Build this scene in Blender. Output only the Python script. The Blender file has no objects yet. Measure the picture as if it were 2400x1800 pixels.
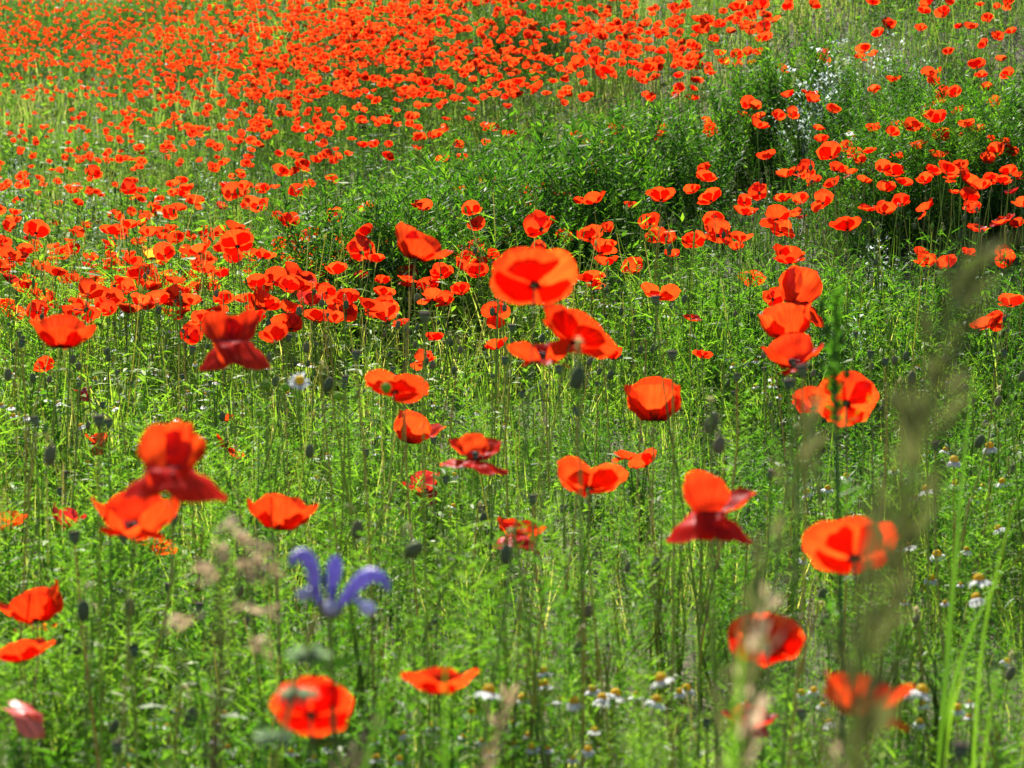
import bpy, math, random
import numpy as np
from mathutils import Vector, Matrix

random.seed(7)
RNG = np.random.default_rng(7)
SC = bpy.context.scene
COL = SC.collection
R = math.radians

# ------------------------------------------------------------------ camera, sky, sun, exposure
PITCH = 0.0734
CAM_Z = 0.908
FOVW = 0.353                       # picture width at one metre
PW, PH = 2400.0, 1800.0            # the photograph's own size: plants were measured on it
FPX = PW / FOVW
cam_d = bpy.data.cameras.new('camera')
cam = bpy.data.objects.new('camera', cam_d)
COL.objects.link(cam)
cam.location = (0, 0, CAM_Z)
cam.rotation_euler = (math.pi / 2 - PITCH, 0, 0)
cam_d.sensor_width = 36.0
cam_d.lens = 36.0 / FOVW
cam_d.clip_start = 0.05
cam_d.clip_end = 2000
cam_d.dof.use_dof = True
cam_d.dof.focus_distance = 8.0
cam_d.dof.aperture_fstop = 13.0
SC.camera = cam

SUN_EL, SUN_AZ = R(41), R(-14)     # azimuth from +Y (straight ahead), negative = to the left
world = bpy.data.worlds.new('World')
SC.world = world
world.use_nodes = True
wn = world.node_tree.nodes
wl = world.node_tree.links
sky = wn.new('ShaderNodeTexSky')
sky.sky_type = 'NISHITA'
sky.sun_disc = False
sky.sun_elevation = SUN_EL
sky.sun_rotation = SUN_AZ
bg = wn['Background']
bg.inputs[1].default_value = 0.055
wl.new(sky.outputs[0], bg.inputs[0])
sun_d = bpy.data.lights.new('sun', 'SUN')
sun_d.energy = 5.0
sun_d.angle = R(0.53)
sun_d.color = (1.0, 0.955, 0.87)
sun = bpy.data.objects.new('sun', sun_d)
COL.objects.link(sun)
sv = Vector((math.sin(SUN_AZ) * math.cos(SUN_EL), math.cos(SUN_AZ) * math.cos(SUN_EL), math.sin(SUN_EL)))
sun.rotation_euler = sv.to_track_quat('Z', 'Y').to_euler()
sun.location = sv * 40

SC.view_settings.view_transform = 'Standard'
SC.view_settings.look = 'None'
SC.view_settings.exposure = 1.8
SC.view_settings.gamma = 1.0
SC.cycles.max_bounces = 10
SC.cycles.diffuse_bounces = 3
SC.cycles.transmission_bounces = 4
SC.cycles.glossy_bounces = 2
SC.cycles.use_denoising = True
SC.cycles.sample_clamp_indirect = 6.0

# ------------------------------------------------------------------ the lie of the land
COLS = np.array([-0.16, 0.0, 0.143])
KN = [
    ([-20, 0, 3, 6.3, 9, 12, 16, 20, 26, 36, 50, 80, 150, 600], [-1.3, -.908, -.848, -.78, -.69, -.585, -.45, -.2, .2, 1.33, 3.0, 6.0, 9, 14]),
    ([-20, 0, 3, 6.3, 7, 8, 10, 12, 15, 17.5, 22, 40, 80, 150, 600], [-1.3, -.908, -.848, -.78, -.74, -.62, -.52, -.41, .03, .48, 1.3, 4.5, 9, 12, 17]),
    ([-20, 0, 3, 6.3, 7.8, 9.5, 11, 12, 16, 40, 80, 150, 600], [-1.3, -.908, -.848, -.775, -.64, -.40, -.11, .13, 1.2, 6, 10, 13, 18]),
]
_ys = np.linspace(-20, 600, 12401)
_k = np.exp(-0.5 * (np.arange(-40, 41) * 0.05 / 0.7) ** 2); _k /= _k.sum()
TAB = []
for _a, _b in KN:
    _t = np.interp(_ys, _a, _b)
    TAB.append(np.convolve(np.pad(_t, 40, mode='edge'), _k, mode='valid'))


def ground(X, Y):
    X = np.asarray(X, float); Y = np.asarray(Y, float)
    u = X / np.maximum(Y, 5.0)
    zl, zc, zr = [np.interp(Y, _ys, t) for t in TAB]
    a = np.clip((u - COLS[0]) / (COLS[1] - COLS[0]), 0, 1); a = a * a * (3 - 2 * a)
    b = np.clip((u - COLS[1]) / (COLS[2] - COLS[1]), 0, 1); b = b * b * (3 - 2 * b)
    z = zl + (zc - zl) * a + (zr - zc) * b
    z = z + CAM_Z
    z = z + 0.012 * np.sin(X * 5.1 + 1.3 * np.sin(Y * 2.3)) + 0.012 * np.sin(Y * 4.3 + 2 * np.sin(X * 1.7))
    return z


FWD = np.array([0, math.cos(PITCH), -math.sin(PITCH)])
UPV = np.array([0, math.sin(PITCH), math.cos(PITCH)])
CAMP = np.array([0, 0, CAM_Z])


def pt(px, py, d):
    return CAMP + d * (FWD + np.array([1.0, 0, 0]) * ((px - PW / 2) / FPX) + UPV * ((PH / 2 - py) / FPX))


_ds = np.concatenate([np.arange(1.0, 14, 0.02), np.arange(14, 70, 0.06)])


def drop(px, py, h):
    """where the sight line through a measured spot comes within h of the ground"""
    dirv = FWD + np.array([1.0, 0, 0]) * ((px - PW / 2) / FPX) + UPV * ((PH / 2 - py) / FPX)
    P = CAMP[None] + _ds[:, None] * dirv[None]
    g = P[:, 2] - ground(P[:, 0], P[:, 1])
    i = np.argmax(g < h)
    if g[i] >= h:
        return None
    return P[i], _ds[i]


def place(px, py, w, diam=0.074, lo=0.27, hi=0.68):
    """stand a flower of about this diameter on the ground so that it shows w wide"""
    d = diam * FPX / w
    p = pt(px, py, d)
    h = p[2] - float(ground(p[0], p[1]))
    if h < lo or h > hi:
        r = drop(px, py, lo + (hi - lo) * (0.15 if h < lo else 0.85))
        if r is None:
            return None
        p, d = r
    return p, d


# ------------------------------------------------------------------ mesh helpers
def make_mesh(name, V, T, uv=None, tint=None, smooth=True, mats=None):
    """V n*3 floats, T m*3 ints (triangles)"""
    V = np.ascontiguousarray(V, dtype=np.float32); T = np.ascontiguousarray(T, dtype=np.int32)
    me = bpy.data.meshes.new(name)
    me.vertices.add(len(V)); me.vertices.foreach_set('co', V.ravel())
    n = len(T)
    me.loops.add(n * 3); me.loops.foreach_set('vertex_index', T.ravel())
    me.polygons.add(n)
    me.polygons.foreach_set('loop_start', np.arange(0, n * 3, 3, dtype=np.int32))
    me.polygons.foreach_set('loop_total', np.full(n, 3, dtype=np.int32))
    if smooth:
        me.polygons.foreach_set('use_smooth', np.ones(n, dtype=bool))
    me.update(calc_edges=True)
    if uv is not None:
        l = me.uv_layers.new(name='UVMap')
        l.data.foreach_set('uv', np.ascontiguousarray(np.asarray(uv, np.float32)[T.ravel()]).ravel())
    if tint is not None:
        a = me.attributes.new('tint', 'FLOAT', 'POINT')
        a.data.foreach_set('value', np.ascontiguousarray(tint, dtype=np.float32))
    if mats is not None:
        me.materials.append(mats)
    return me


def link(name, data, parent=None, loc=None, mat=None):
    o = bpy.data.objects.new(name, data)
    COL.objects.link(o)
    if parent is not None:
        o.parent = parent
    if mat is not None:
        o.matrix_basis = mat
    elif loc is not None:
        o.location = loc
    return o


def root(name, label, cat, loc, group=None):
    o = link(name, None, None, loc)
    o.empty_display_size = 0.05
    o['label'] = label; o['category'] = cat
    if group:
        o['group'] = group
    return o


def join(parts):
    Vs, Ts, n = [], [], 0
    X = []
    for p in parts:
        Vs.append(p[0]); Ts.append(np.asarray(p[1]) + n); n += len(p[0])
        if len(p) > 2:
            X.append(p[2])
    return (np.concatenate(Vs), np.concatenate(Ts)) + ((np.concatenate(X),) if X else ())


def frames(P):
    P = np.asarray(P, float)
    t = np.gradient(P, axis=0); t /= np.linalg.norm(t, axis=1)[:, None] + 1e-12
    ref = np.array([0.31, 0.93, 0.21]) if abs(t[:, 1]).mean() < 0.8 else np.array([1.0, 0.1, 0.2])
    n = np.cross(t, ref); n /= np.linalg.norm(n, axis=1)[:, None] + 1e-12
    b = np.cross(t, n)
    return t, n, b


def tube(P, rad, k=5):
    P = np.asarray(P, float); m = len(P)
    rad = np.broadcast_to(np.asarray(rad, float), (m,))
    t, n, b = frames(P)
    a = np.arange(k) * 2 * math.pi / k
    V = (P[:, None] + rad[:, None, None] * (np.cos(a)[None, :, None] * n[:, None] + np.sin(a)[None, :, None] * b[:, None])).reshape(-1, 3)
    T = []
    for i in range(m - 1):
        for j in range(k):
            q = [i * k + j, i * k + (j + 1) % k, (i + 1) * k + (j + 1) % k, (i + 1) * k + j]
            T += [(q[0], q[1], q[2]), (q[0], q[2], q[3])]
    return V, np.array(T)


def lathe(prof, k=10):
    prof = np.asarray(prof, float); m = len(prof)
    a = np.arange(k) * 2 * math.pi / k
    V = np.stack([prof[:, None, 0] * np.cos(a)[None], prof[:, None, 0] * np.sin(a)[None], np.repeat(prof[:, 1:2], k, 1)], -1).reshape(-1, 3)
    T = []
    for i in range(m - 1):
        for j in range(k):
            q = [i * k + j, i * k + (j + 1) % k, (i + 1) * k + (j + 1) % k, (i + 1) * k + j]
            T += [(q[0], q[1], q[2]), (q[0], q[2], q[3])]
    return V, np.array(T)


def hairs(P, rad, n, length, rng, w=0.0003):
    """bristles standing off a stem or bud skin: thin spikes"""
    P = np.asarray(P, float)
    t, nn, b = frames(P)
    s = rng.uniform(0.03, 0.985, n) * (len(P) - 1)
    i = s.astype(int); f = (s - i)[:, None]
    c = P[i] * (1 - f) + P[np.minimum(i + 1, len(P) - 1)] * f
    rr = np.interp(s, np.arange(len(P)), np.broadcast_to(rad, (len(P),)))
    a = rng.uniform(0, 2 * math.pi, n)
    o = np.cos(a)[:, None] * nn[i] + np.sin(a)[:, None] * b[i]
    side = np.cross(o, t[i])
    L = (length * rng.uniform(0.6, 1.2, n))[:, None]
    base = c + o * rr[:, None] * 0.9
    tip = c + o * (rr[:, None] + L) + t[i] * L * rng.uniform(-.15, .35, n)[:, None]
    V = np.stack([base - side * w, base + side * w, tip], 1).reshape(-1, 3)
    return V, np.arange(n * 3).reshape(-1, 3)


def bez(p0, p1, p2, p3, n):
    t = np.linspace(0, 1, n)[:, None]
    return (1 - t) ** 3 * p0 + 3 * (1 - t) ** 2 * t * p1 + 3 * (1 - t) * t ** 2 * p2 + t ** 3 * p3


# ------------------------------------------------------------------ materials
def new_mat(name):
    m = bpy.data.materials.new(name); m.use_nodes = True
    nt = m.node_tree; nt.nodes.clear()
    return m, nt.nodes, nt.links


def leafy(name, ramp, trans=0.5, tgain=(1.5, 1.7, 0.8), gloss=0.06, rough=0.35, use_tint=True, noise_scale=14.0):
    """thin living stuff: diffuse + translucent + a little sheen; colour from the plant's own tint"""
    m, N, L = new_mat(name)
    out = N.new('ShaderNodeOutputMaterial')
    cr = N.new('ShaderNodeValToRGB')
    els = cr.color_ramp.elements
    while len(els) < len(ramp):
        els.new(0.5)
    for e, (p, c) in zip(els, ramp):
        e.position = p; e.color = (*c, 1)
    no = N.new('ShaderNodeTexNoise'); no.inputs['Scale'].default_value = noise_scale
    geo = N.new('ShaderNodeNewGeometry'); L.new(geo.outputs['Position'], no.inputs['Vector'])
    add = N.new('ShaderNodeMath'); add.operation = 'MULTIPLY_ADD'
    add.inputs[1].default_value = 0.35
    L.new(no.outputs[0], add.inputs[0])
    sub = N.new('ShaderNodeMath'); sub.operation = 'SUBTRACT'; sub.inputs[1].default_value = 0.175
    if use_tint:
        at = N.new('ShaderNodeAttribute'); at.attribute_name = 'tint'
        L.new(at.outputs['Fac'], sub.inputs[0])
    else:
        oi = N.new('ShaderNodeObjectInfo'); L.new(oi.outputs['Random'], sub.inputs[0])
    L.new(sub.outputs[0], add.inputs[2])
    L.new(add.outputs[0], cr.inputs[0])
    df = N.new('ShaderNodeBsdfDiffuse'); L.new(cr.outputs[0], df.inputs[0])
    mul = N.new('ShaderNodeMix'); mul.data_type = 'RGBA'; mul.blend_type = 'MULTIPLY'; mul.inputs[0].default_value = 1
    L.new(cr.outputs[0], mul.inputs[6]); mul.inputs[7].default_value = (*tgain, 1)
    tr = N.new('ShaderNodeBsdfTranslucent'); L.new(mul.outputs[2], tr.inputs[0])
    mx = N.new('ShaderNodeMixShader'); mx.inputs[0].default_value = trans
    L.new(df.outputs[0], mx.inputs[1]); L.new(tr.outputs[0], mx.inputs[2])
    gl = N.new('ShaderNodeBsdfGlossy'); gl.inputs['Roughness'].default_value = rough + .1
    gl.inputs[0].default_value = (.9, .9, .85, 1)
    m2 = N.new('ShaderNodeMixShader'); m2.inputs[0].default_value = gloss * .24
    L.new(mx.outputs[0], m2.inputs[1]); L.new(gl.outputs[0], m2.inputs[2])
    L.new(m2.outputs[0], out.inputs[0])
    return m


def petal_mat(name, c_dif, c_tr, trans=0.62, blotch=True, gloss=0.05, vary=0.5, alt=None, by_tint=False):
    m, N, L = new_mat(name)
    out = N.new('ShaderNodeOutputMaterial')
    uv = N.new('ShaderNodeUVMap')
    sep = N.new('ShaderNodeSeparateXYZ'); L.new(uv.outputs[0], sep.inputs[0])
    # fan-shaped veins: fine noise across, slow along
    cmb = N.new('ShaderNodeCombineXYZ')
    mu = N.new('ShaderNodeMath'); mu.operation = 'MULTIPLY'; mu.inputs[1].default_value = 26; L.new(sep.outputs[1], mu.inputs[0])
    mu2 = N.new('ShaderNodeMath'); mu2.operation = 'MULTIPLY'; mu2.inputs[1].default_value = 2.0; L.new(sep.outputs[0], mu2.inputs[0])
    oi = N.new('ShaderNodeObjectInfo')
    mu3 = N.new('ShaderNodeMath'); mu3.operation = 'MULTIPLY'; mu3.inputs[1].default_value = 37; L.new(oi.outputs['Random'], mu3.inputs[0])
    L.new(mu.outputs[0], cmb.inputs[0]); L.new(mu2.outputs[0], cmb.inputs[1]); L.new(mu3.outputs[0], cmb.inputs[2])
    no = N.new('ShaderNodeTexNoise'); no.inputs['Scale'].default_value = 1.0; no.inputs['Detail'].default_value = 3
    L.new(cmb.outputs[0], no.inputs['Vector'])
    vr = N.new('ShaderNodeMapRange'); vr.inputs[1].default_value = 0.35; vr.inputs[2].default_value = 0.7
    vr.inputs[3].default_value = 0.62; vr.inputs[4].default_value = 1.10
    L.new(no.outputs[0], vr.inputs[0])
    # flower-to-flower difference
    mixc = N.new('ShaderNodeMix'); mixc.data_type = 'RGBA'
    own = oi.outputs['Random']
    if by_tint:
        at = N.new('ShaderNodeAttribute'); at.attribute_name = 'tint'; own = at.outputs['Fac']
    pw = N.new('ShaderNodeMath'); pw.operation = 'MULTIPLY'; pw.inputs[1].default_value = vary; L.new(own, pw.inputs[0])
    L.new(pw.outputs[0], mixc.inputs[0])
    alt = alt or tuple(min(1, c * k) for c, k in zip(c_tr, (1.0, 2.5, 2.2)))
    mixc.inputs[6].default_value = (*c_tr, 1); mixc.inputs[7].default_value = (*alt, 1)

    def times(col_socket, fac):
        v = N.new('ShaderNodeVectorMath'); v.operation = 'SCALE'
        L.new(col_socket, v.inputs[0]); L.new(fac, v.inputs['Scale'])
        return v.outputs[0]
    # some flowers fresh and light, some older and deeper
    sn = N.new('ShaderNodeMath'); sn.operation = 'SINE'
    s1 = N.new('ShaderNodeMath'); s1.operation = 'MULTIPLY'; s1.inputs[1].default_value = 53.0; L.new(own, s1.inputs[0]); L.new(s1.outputs[0], sn.inputs[0])
    s2 = N.new('ShaderNodeMath'); s2.operation = 'MULTIPLY_ADD'; s2.inputs[1].default_value = .16; s2.inputs[2].default_value = .92; L.new(sn.outputs[0], s2.inputs[0])
    s3 = N.new('ShaderNodeMath'); s3.operation = 'MULTIPLY'; L.new(vr.outputs[0], s3.inputs[0]); L.new(s2.outputs[0], s3.inputs[1])
    vr = s3
    ct = times(mixc.outputs[2], vr.outputs[0])
    rgb = N.new('ShaderNodeRGB'); rgb.outputs[0].default_value = (*c_dif, 1)
    cd = times(rgb.outputs[0], vr.outputs[0])
    if blotch:
        br = N.new('ShaderNodeMapRange'); br.inputs[1].default_value = 0.03; br.inputs[2].default_value = 0.10
        ad = N.new('ShaderNodeMath'); ad.operation = 'MULTIPLY_ADD'; ad.inputs[1].default_value = 0.10
        L.new(no.outputs[0], ad.inputs[0]); L.new(sep.outputs[0], ad.inputs[2])
        sb = N.new('ShaderNodeMath'); sb.operation = 'SUBTRACT'; sb.inputs[1].default_value = 0.05; L.new(ad.outputs[0], sb.inputs[0])
        L.new(sb.outputs[0], br.inputs[0])

        def dark(s):
            x = N.new('ShaderNodeMix'); x.data_type = 'RGBA'; L.new(br.outputs[0], x.inputs[0])
            x.inputs[6].default_value = (.014, .004, .010, 1); L.new(s, x.inputs[7]); return x.outputs[2]
        ct = dark(ct); cd = dark(cd)
    bp = N.new('ShaderNodeBump'); bp.inputs['Strength'].default_value = 0.6; bp.inputs['Distance'].default_value = 0.0014
    L.new(no.outputs[0], bp.inputs['Height'])
    df = N.new('ShaderNodeBsdfDiffuse'); L.new(cd, df.inputs[0]); L.new(bp.outputs[0], df.inputs['Normal'])
    tr = N.new('ShaderNodeBsdfTranslucent'); L.new(ct, tr.inputs[0]); L.new(bp.outputs[0], tr.inputs['Normal'])
    mx = N.new('ShaderNodeMixShader'); mx.inputs[0].default_value = trans
    L.new(df.outputs[0], mx.inputs[1]); L.new(tr.outputs[0], mx.inputs[2])
    gl = N.new('ShaderNodeBsdfGlossy'); gl.inputs['Roughness'].default_value = 0.38; L.new(bp.outputs[0], gl.inputs['Normal'])
    m2 = N.new('ShaderNodeMixShader'); m2.inputs[0].default_value = gloss
    L.new(mx.outputs[0], m2.inputs[1]); L.new(gl.outputs[0], m2.inputs[2])
    L.new(m2.outputs[0], out.inputs[0])
    return m


def solid(name, c, rough=0.6, noise=0.35, scale=200.0, spec=0.3):
    m, N, L = new_mat(name)
    out = N.new('ShaderNodeOutputMaterial')
    b = N.new('ShaderNodeBsdfPrincipled'); b.inputs['Roughness'].default_value = rough
    b.inputs['Specular IOR Level'].default_value = spec
    no = N.new('ShaderNodeTexNoise'); no.inputs['Scale'].default_value = scale; no.inputs['Detail'].default_value = 4
    tc = N.new('ShaderNodeTexCoord'); L.new(tc.outputs['Object'], no.inputs['Vector'])
    mx = N.new('ShaderNodeMix'); mx.data_type = 'RGBA'; L.new(no.outputs[0], mx.inputs[0])
    mx.inputs[6].default_value = (*[x * (1 - noise) for x in c], 1); mx.inputs[7].default_value = (*[min(1, x * (1 + noise)) for x in c], 1)
    L.new(mx.outputs[2], b.inputs['Base Color']); L.new(b.outputs[0], out.inputs[0])
    return m


GREEN = [(0.0, (.026, .058, .008)), (0.3, (.064, .122, .014)), (0.62, (.135, .205, .024)), (0.82, (.25, .28, .06)), (1.0, (.44, .35, .19))]
M_GRASS = leafy('grass_leaf', GREEN, 0.48, (1.65, 2.0, .65), 0.12, 0.30)
M_HILL = leafy('hill_grass', [(0, (.030, .064, .014)), (.45, (.082, .132, .028)), (.8, (.165, .20, .06)), (1, (.30, .26, .13))], 0.46, (1.65, 1.85, .85), 0.08, 0.35)
M_FERN = leafy('feathery_leaf', [(0, (.018, .058, .009)), (.5, (.072, .150, .016)), (1, (.18, .25, .035))], 0.44, (1.5, 2.1, .6), 0.07, 0.35)
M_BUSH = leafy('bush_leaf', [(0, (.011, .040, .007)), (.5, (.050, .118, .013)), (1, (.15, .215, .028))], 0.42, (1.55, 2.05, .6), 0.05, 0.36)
M_STEM = leafy('poppy_stem', [(0, (.11, .18, .035)), (.55, (.17, .22, .05)), (1, (.25, .19, .08))], 0.55, (1.3, 1.4, .7), 0.10, 0.35, use_tint=False)
M_HAIR = leafy('stem_hair', [(0, (.50, .46, .22)), (1, (.62, .50, .30))], 0.5, (1.2, 1.2, 1.0), 0.12, 0.3, use_tint=False)
M_BUD = leafy('bud_skin', [(0, (.075, .105, .045)), (.6, (.115, .140, .060)), (1, (.18, .15, .085))], 0.2, (1.2, 1.3, .7), 0.06, 0.4, use_tint=False, noise_scale=90)
M_POD = leafy('pod_skin', [(0, (.070, .125, .070)), (.6, (.11, .17, .085)), (1, (.15, .19, .09))], 0.15, (1.2, 1.3, .7), 0.08, 0.4, use_tint=False, noise_scale=90)
M_CAP = solid('pod_cap', (.040, .028, .020), 0.9, spec=.05)
M_STAMEN = solid('stamen', (.018, .010, .022), 0.6)
M_PETAL = petal_mat('poppy_petal', (.70, .009, .005), (.90, .033, .004), 0.66, gloss=.008, vary=.85)
M_PETAL_FAR = petal_mat('poppy_petal_far', (.50, .009, .005), (.84, .036, .005), 0.64, gloss=.008, vary=.8, by_tint=True)
M_DARKPETAL = petal_mat('wilting_petal', (.36, .006, .010), (.62, .020, .014), 0.5, vary=0.3, gloss=.03)
M_AMBER = petal_mat('amber_petal', (.75, .16, .01), (.98, .42, .03), 0.65, vary=0.2)
M_PINK = petal_mat('faded_petal', (.72, .10, .075), (.92, .20, .10), 0.5, blotch=False, vary=.2, gloss=.05)
M_WHITE = petal_mat('white_ray', (.85, .85, .83), (.82, .84, .78), 0.5, blotch=False, vary=0.2, alt=(.8, .8, .78))
M_YOLK = leafy('daisy_disc', [(0, (.52, .30, .010)), (1, (.72, .47, .02))], .3, (1.1, 1.1, .8), .05, .5, use_tint=False, noise_scale=900)
M_VIOLET = petal_mat('violet_petal', (.30, .25, .66), (.46, .40, .90), 0.5, blotch=False, vary=0.3, alt=(.36, .30, .9))
M_SILVER = leafy('silvery_leaf', [(0, (.16, .24, .14)), (.5, (.27, .35, .26)), (.72, (.45, .51, .48)), (1, (.58, .63, .68))], 0.4, (1.1, 1.15, 1.0), 0.1, 0.35)
M_HUSK = leafy('grass_husk', [(0, (.17, .12, .075)), (.5, (.32, .23, .16)), (1, (.48, .37, .28))], 0.45, (1.3, 1.25, 1.0), 0.05, 0.4)
M_OLIVE = leafy('olive_husk', [(0, (.055, .062, .022)), (.5, (.09, .098, .035)), (1, (.17, .16, .07))], 0.35, (1.2, 1.25, .9), 0.05, 0.4)


def soil_mat():
    m, N, L = new_mat('soil')
    out = N.new('ShaderNodeOutputMaterial')
    b = N.new('ShaderNodeBsdfPrincipled'); b.inputs['Roughness'].default_value = 0.95
    b.inputs['Specular IOR Level'].default_value = 0.1
    n1 = N.new('ShaderNodeTexNoise'); n1.inputs['Scale'].default_value = 30; n1.inputs['Detail'].default_value = 8
    n2 = N.new('ShaderNodeTexNoise'); n2.inputs['Scale'].default_value = 1.2; n2.inputs['Detail'].default_value = 5
    tc = N.new('ShaderNodeTexCoord')
    L.new(tc.outputs['Object'], n1.inputs['Vector']); L.new(tc.outputs['Object'], n2.inputs['Vector'])
    c1 = N.new('ShaderNodeValToRGB')
    c1.color_ramp.elements[0].position = .3; c1.color_ramp.elements[0].color = (.035, .024, .015, 1)
    c1.color_ramp.elements[1].position = .75; c1.color_ramp.elements[1].color = (.10, .075, .042, 1)
    L.new(n1.outputs[0], c1.inputs[0])
    mx = N.new('ShaderNodeMix'); mx.data_type = 'RGBA'
    r = N.new('ShaderNodeMapRange'); r.inputs[1].default_value = .4; r.inputs[2].default_value = .6; r.inputs[4].default_value = .75
    L.new(n2.outputs[0], r.inputs[0]); L.new(r.outputs[0], mx.inputs[0])
    L.new(c1.outputs[0], mx.inputs[6]); mx.inputs[7].default_value = (.04, .05, .014, 1)
    L.new(mx.outputs[2], b.inputs['Base Color'])
    bp = N.new('ShaderNodeBump'); bp.inputs['Strength'].default_value = .8; bp.inputs['Distance'].default_value = .02
    L.new(n1.outputs[0], bp.inputs['Height']); L.new(bp.outputs[0], b.inputs['Normal'])
    L.new(b.outputs[0], out.inputs[0])
    return m


# ------------------------------------------------------------------ ground sheet
def build_ground():
    ys = np.concatenate([np.arange(-12, 0, 1.0), np.arange(0, 14, 0.14), np.arange(14, 50, 0.5), np.geomspace(50, 590, 24)])
    us = np.concatenate([-np.geomspace(60, 2.2, 22), np.linspace(-2, 2, 91), np.geomspace(2.2, 60, 22)])
    V = []
    for y in ys:
        k = max(0.6 + 0.17 * max(y, 0), 0.6)
        x = us * k
        V.append(np.stack([x, np.full_like(x, y), ground(x, np.full_like(x, y))], -1))
    V = np.concatenate(V); n = len(us); m = len(ys)
    T = []
    for i in range(m - 1):
        a = i * n + np.arange(n - 1)
        T.append(np.stack([a, a + 1, a + n + 1], -1)); T.append(np.stack([a, a + n + 1, a + n], -1))
    o = link('ground', make_mesh('ground', V, np.concatenate(T), mats=soil_mat()))
    o['kind'] = 'structure'; o['label'] = 'brown soil of the sloping meadow under the plants'
    return o


build_ground()

# ------------------------------------------------------------------ templates for the uncountable greenery
def strip(P, w, side, taper=True):
    """a leaf blade: P n*3 centreline, w base half-width"""
    P = np.asarray(P, float); n = len(P)
    if n == 2 and taper is True:
        m = P[0] * .55 + P[1] * .45
        return np.array([P[0], m - side * w, m + side * w, P[1]]), np.array([(0, 1, 2), (1, 3, 2)])
    ww = w * (np.linspace(1, 0.02, n) ** 0.6 if taper == 'grass' else np.sin(np.linspace(0.25, math.pi - 0.02, n))) if taper else np.full(n, w)
    A = P - side * ww[:, None]; B = P + side * ww[:, None]
    V = np.stack([A, B], 1).reshape(-1, 3)
    T = []
    for i in range(n - 1):
        T += [(2 * i, 2 * i + 1, 2 * i + 3), (2 * i, 2 * i + 3, 2 * i + 2)]
    return V, np.array(T)


def blade(rng, base, h, lean, w, segs, az=None):
    az = rng.uniform(0, 2 * math.pi) if az is None else az
    t = np.linspace(0, 1, segs + 1)
    d = np.array([math.cos(az), math.sin(az), 0])
    P = base + np.outer(h * (t - .25 * lean * t ** 2), [0, 0, 1]) + np.outer(h * lean * t ** 2, d)
    s = np.array([-math.sin(az), math.cos(az), 0])
    tw = rng.uniform(-.9, .9)
    s = s * math.cos(tw) + d * math.sin(tw)
    return strip(P, w, s, 'grass')


def tint_of(v, n):
    return np.full(n, v)


def with_tint(p, v):
    return p[0], p[1], np.full(len(p[0]), v)


def t_grass(rng, n, h, w, segs, spread, tlo=.25, thi=.85):
    ps = []
    for _ in range(n):
        b = np.array([rng.normal(0, spread), rng.normal(0, spread), -0.01])
        ps.append(with_tint(blade(rng, b, h * rng.uniform(.45, 1.1), rng.uniform(.05, .6), w * rng.uniform(.6, 1.3), segs), rng.uniform(tlo, thi)))
    return join(ps)


def thread_leaf(rng, base, az, el, L, lobes, wt):
    """one finely cut leaf: threads off a midrib"""
    d = np.array([math.cos(az) * math.cos(el), math.sin(az) * math.cos(el), math.sin(el)])
    s = np.array([-math.sin(az), math.cos(az), 0]); u = np.cross(s, d)
    Vs = []; Ts = []; n = 0
    def spike(a, b, w):
        nonlocal n
        dd = b - a; q = np.cross(dd, np.array([rng.normal(), rng.normal(), rng.normal()])); q /= np.linalg.norm(q) + 1e-9
        Vs.extend([a - q * w, a + q * w, b]); Ts.append((n, n + 1, n + 2)); n += 3
    tip = base + d * L
    spike(base, tip, wt * 1.2)
    for k in range(lobes):
        f = (k + 1.2) / (lobes + 1.4)
        p = base + d * L * f
        sg = 1 if k % 2 else -1
        q = p + (d * .55 + s * sg * rng.uniform(.6, 1.0) + u * rng.uniform(-.5, .6)) * L * rng.uniform(.22, .42) * (1.15 - f * .6)
        spike(p, q, wt)
    return np.array(Vs), np.array(Ts)


def t_feather(rng, h, leaves, lobes, L, wt, branch=0):
    """mayweed / larkspur shoot: upright stem with finely divided leaves"""
    ps = []
    x = rng.normal(0, .05, 2) * h
    P = bez(np.zeros(3), np.array([0, 0, h * .4]), np.array([x[0], x[1], h * .7]), np.array([x[0] * 1.4, x[1] * 1.4, h]), 6)
    ps.append(with_tint(tube(P[[0, 2, 4, 5]], np.linspace(.0016, .0008, 4), 3), .55))
    for k in range(leaves):
        f = (k + .5) / leaves
        i = min(4, int(f * 5)); g = f * 5 - i
        b = P[i] * (1 - g) + P[i + 1] * g
        LL = L * (1.05 - .45 * f) * rng.uniform(.7, 1.2)
        ps.append(with_tint(thread_leaf(rng, b, k * 2.4 + rng.uniform(-.5, .5), rng.uniform(.25, .95), LL, lobes, wt), np.clip(rng.normal(.3 + .4 * f, .15), 0, 1)))
    return join(ps)


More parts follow.
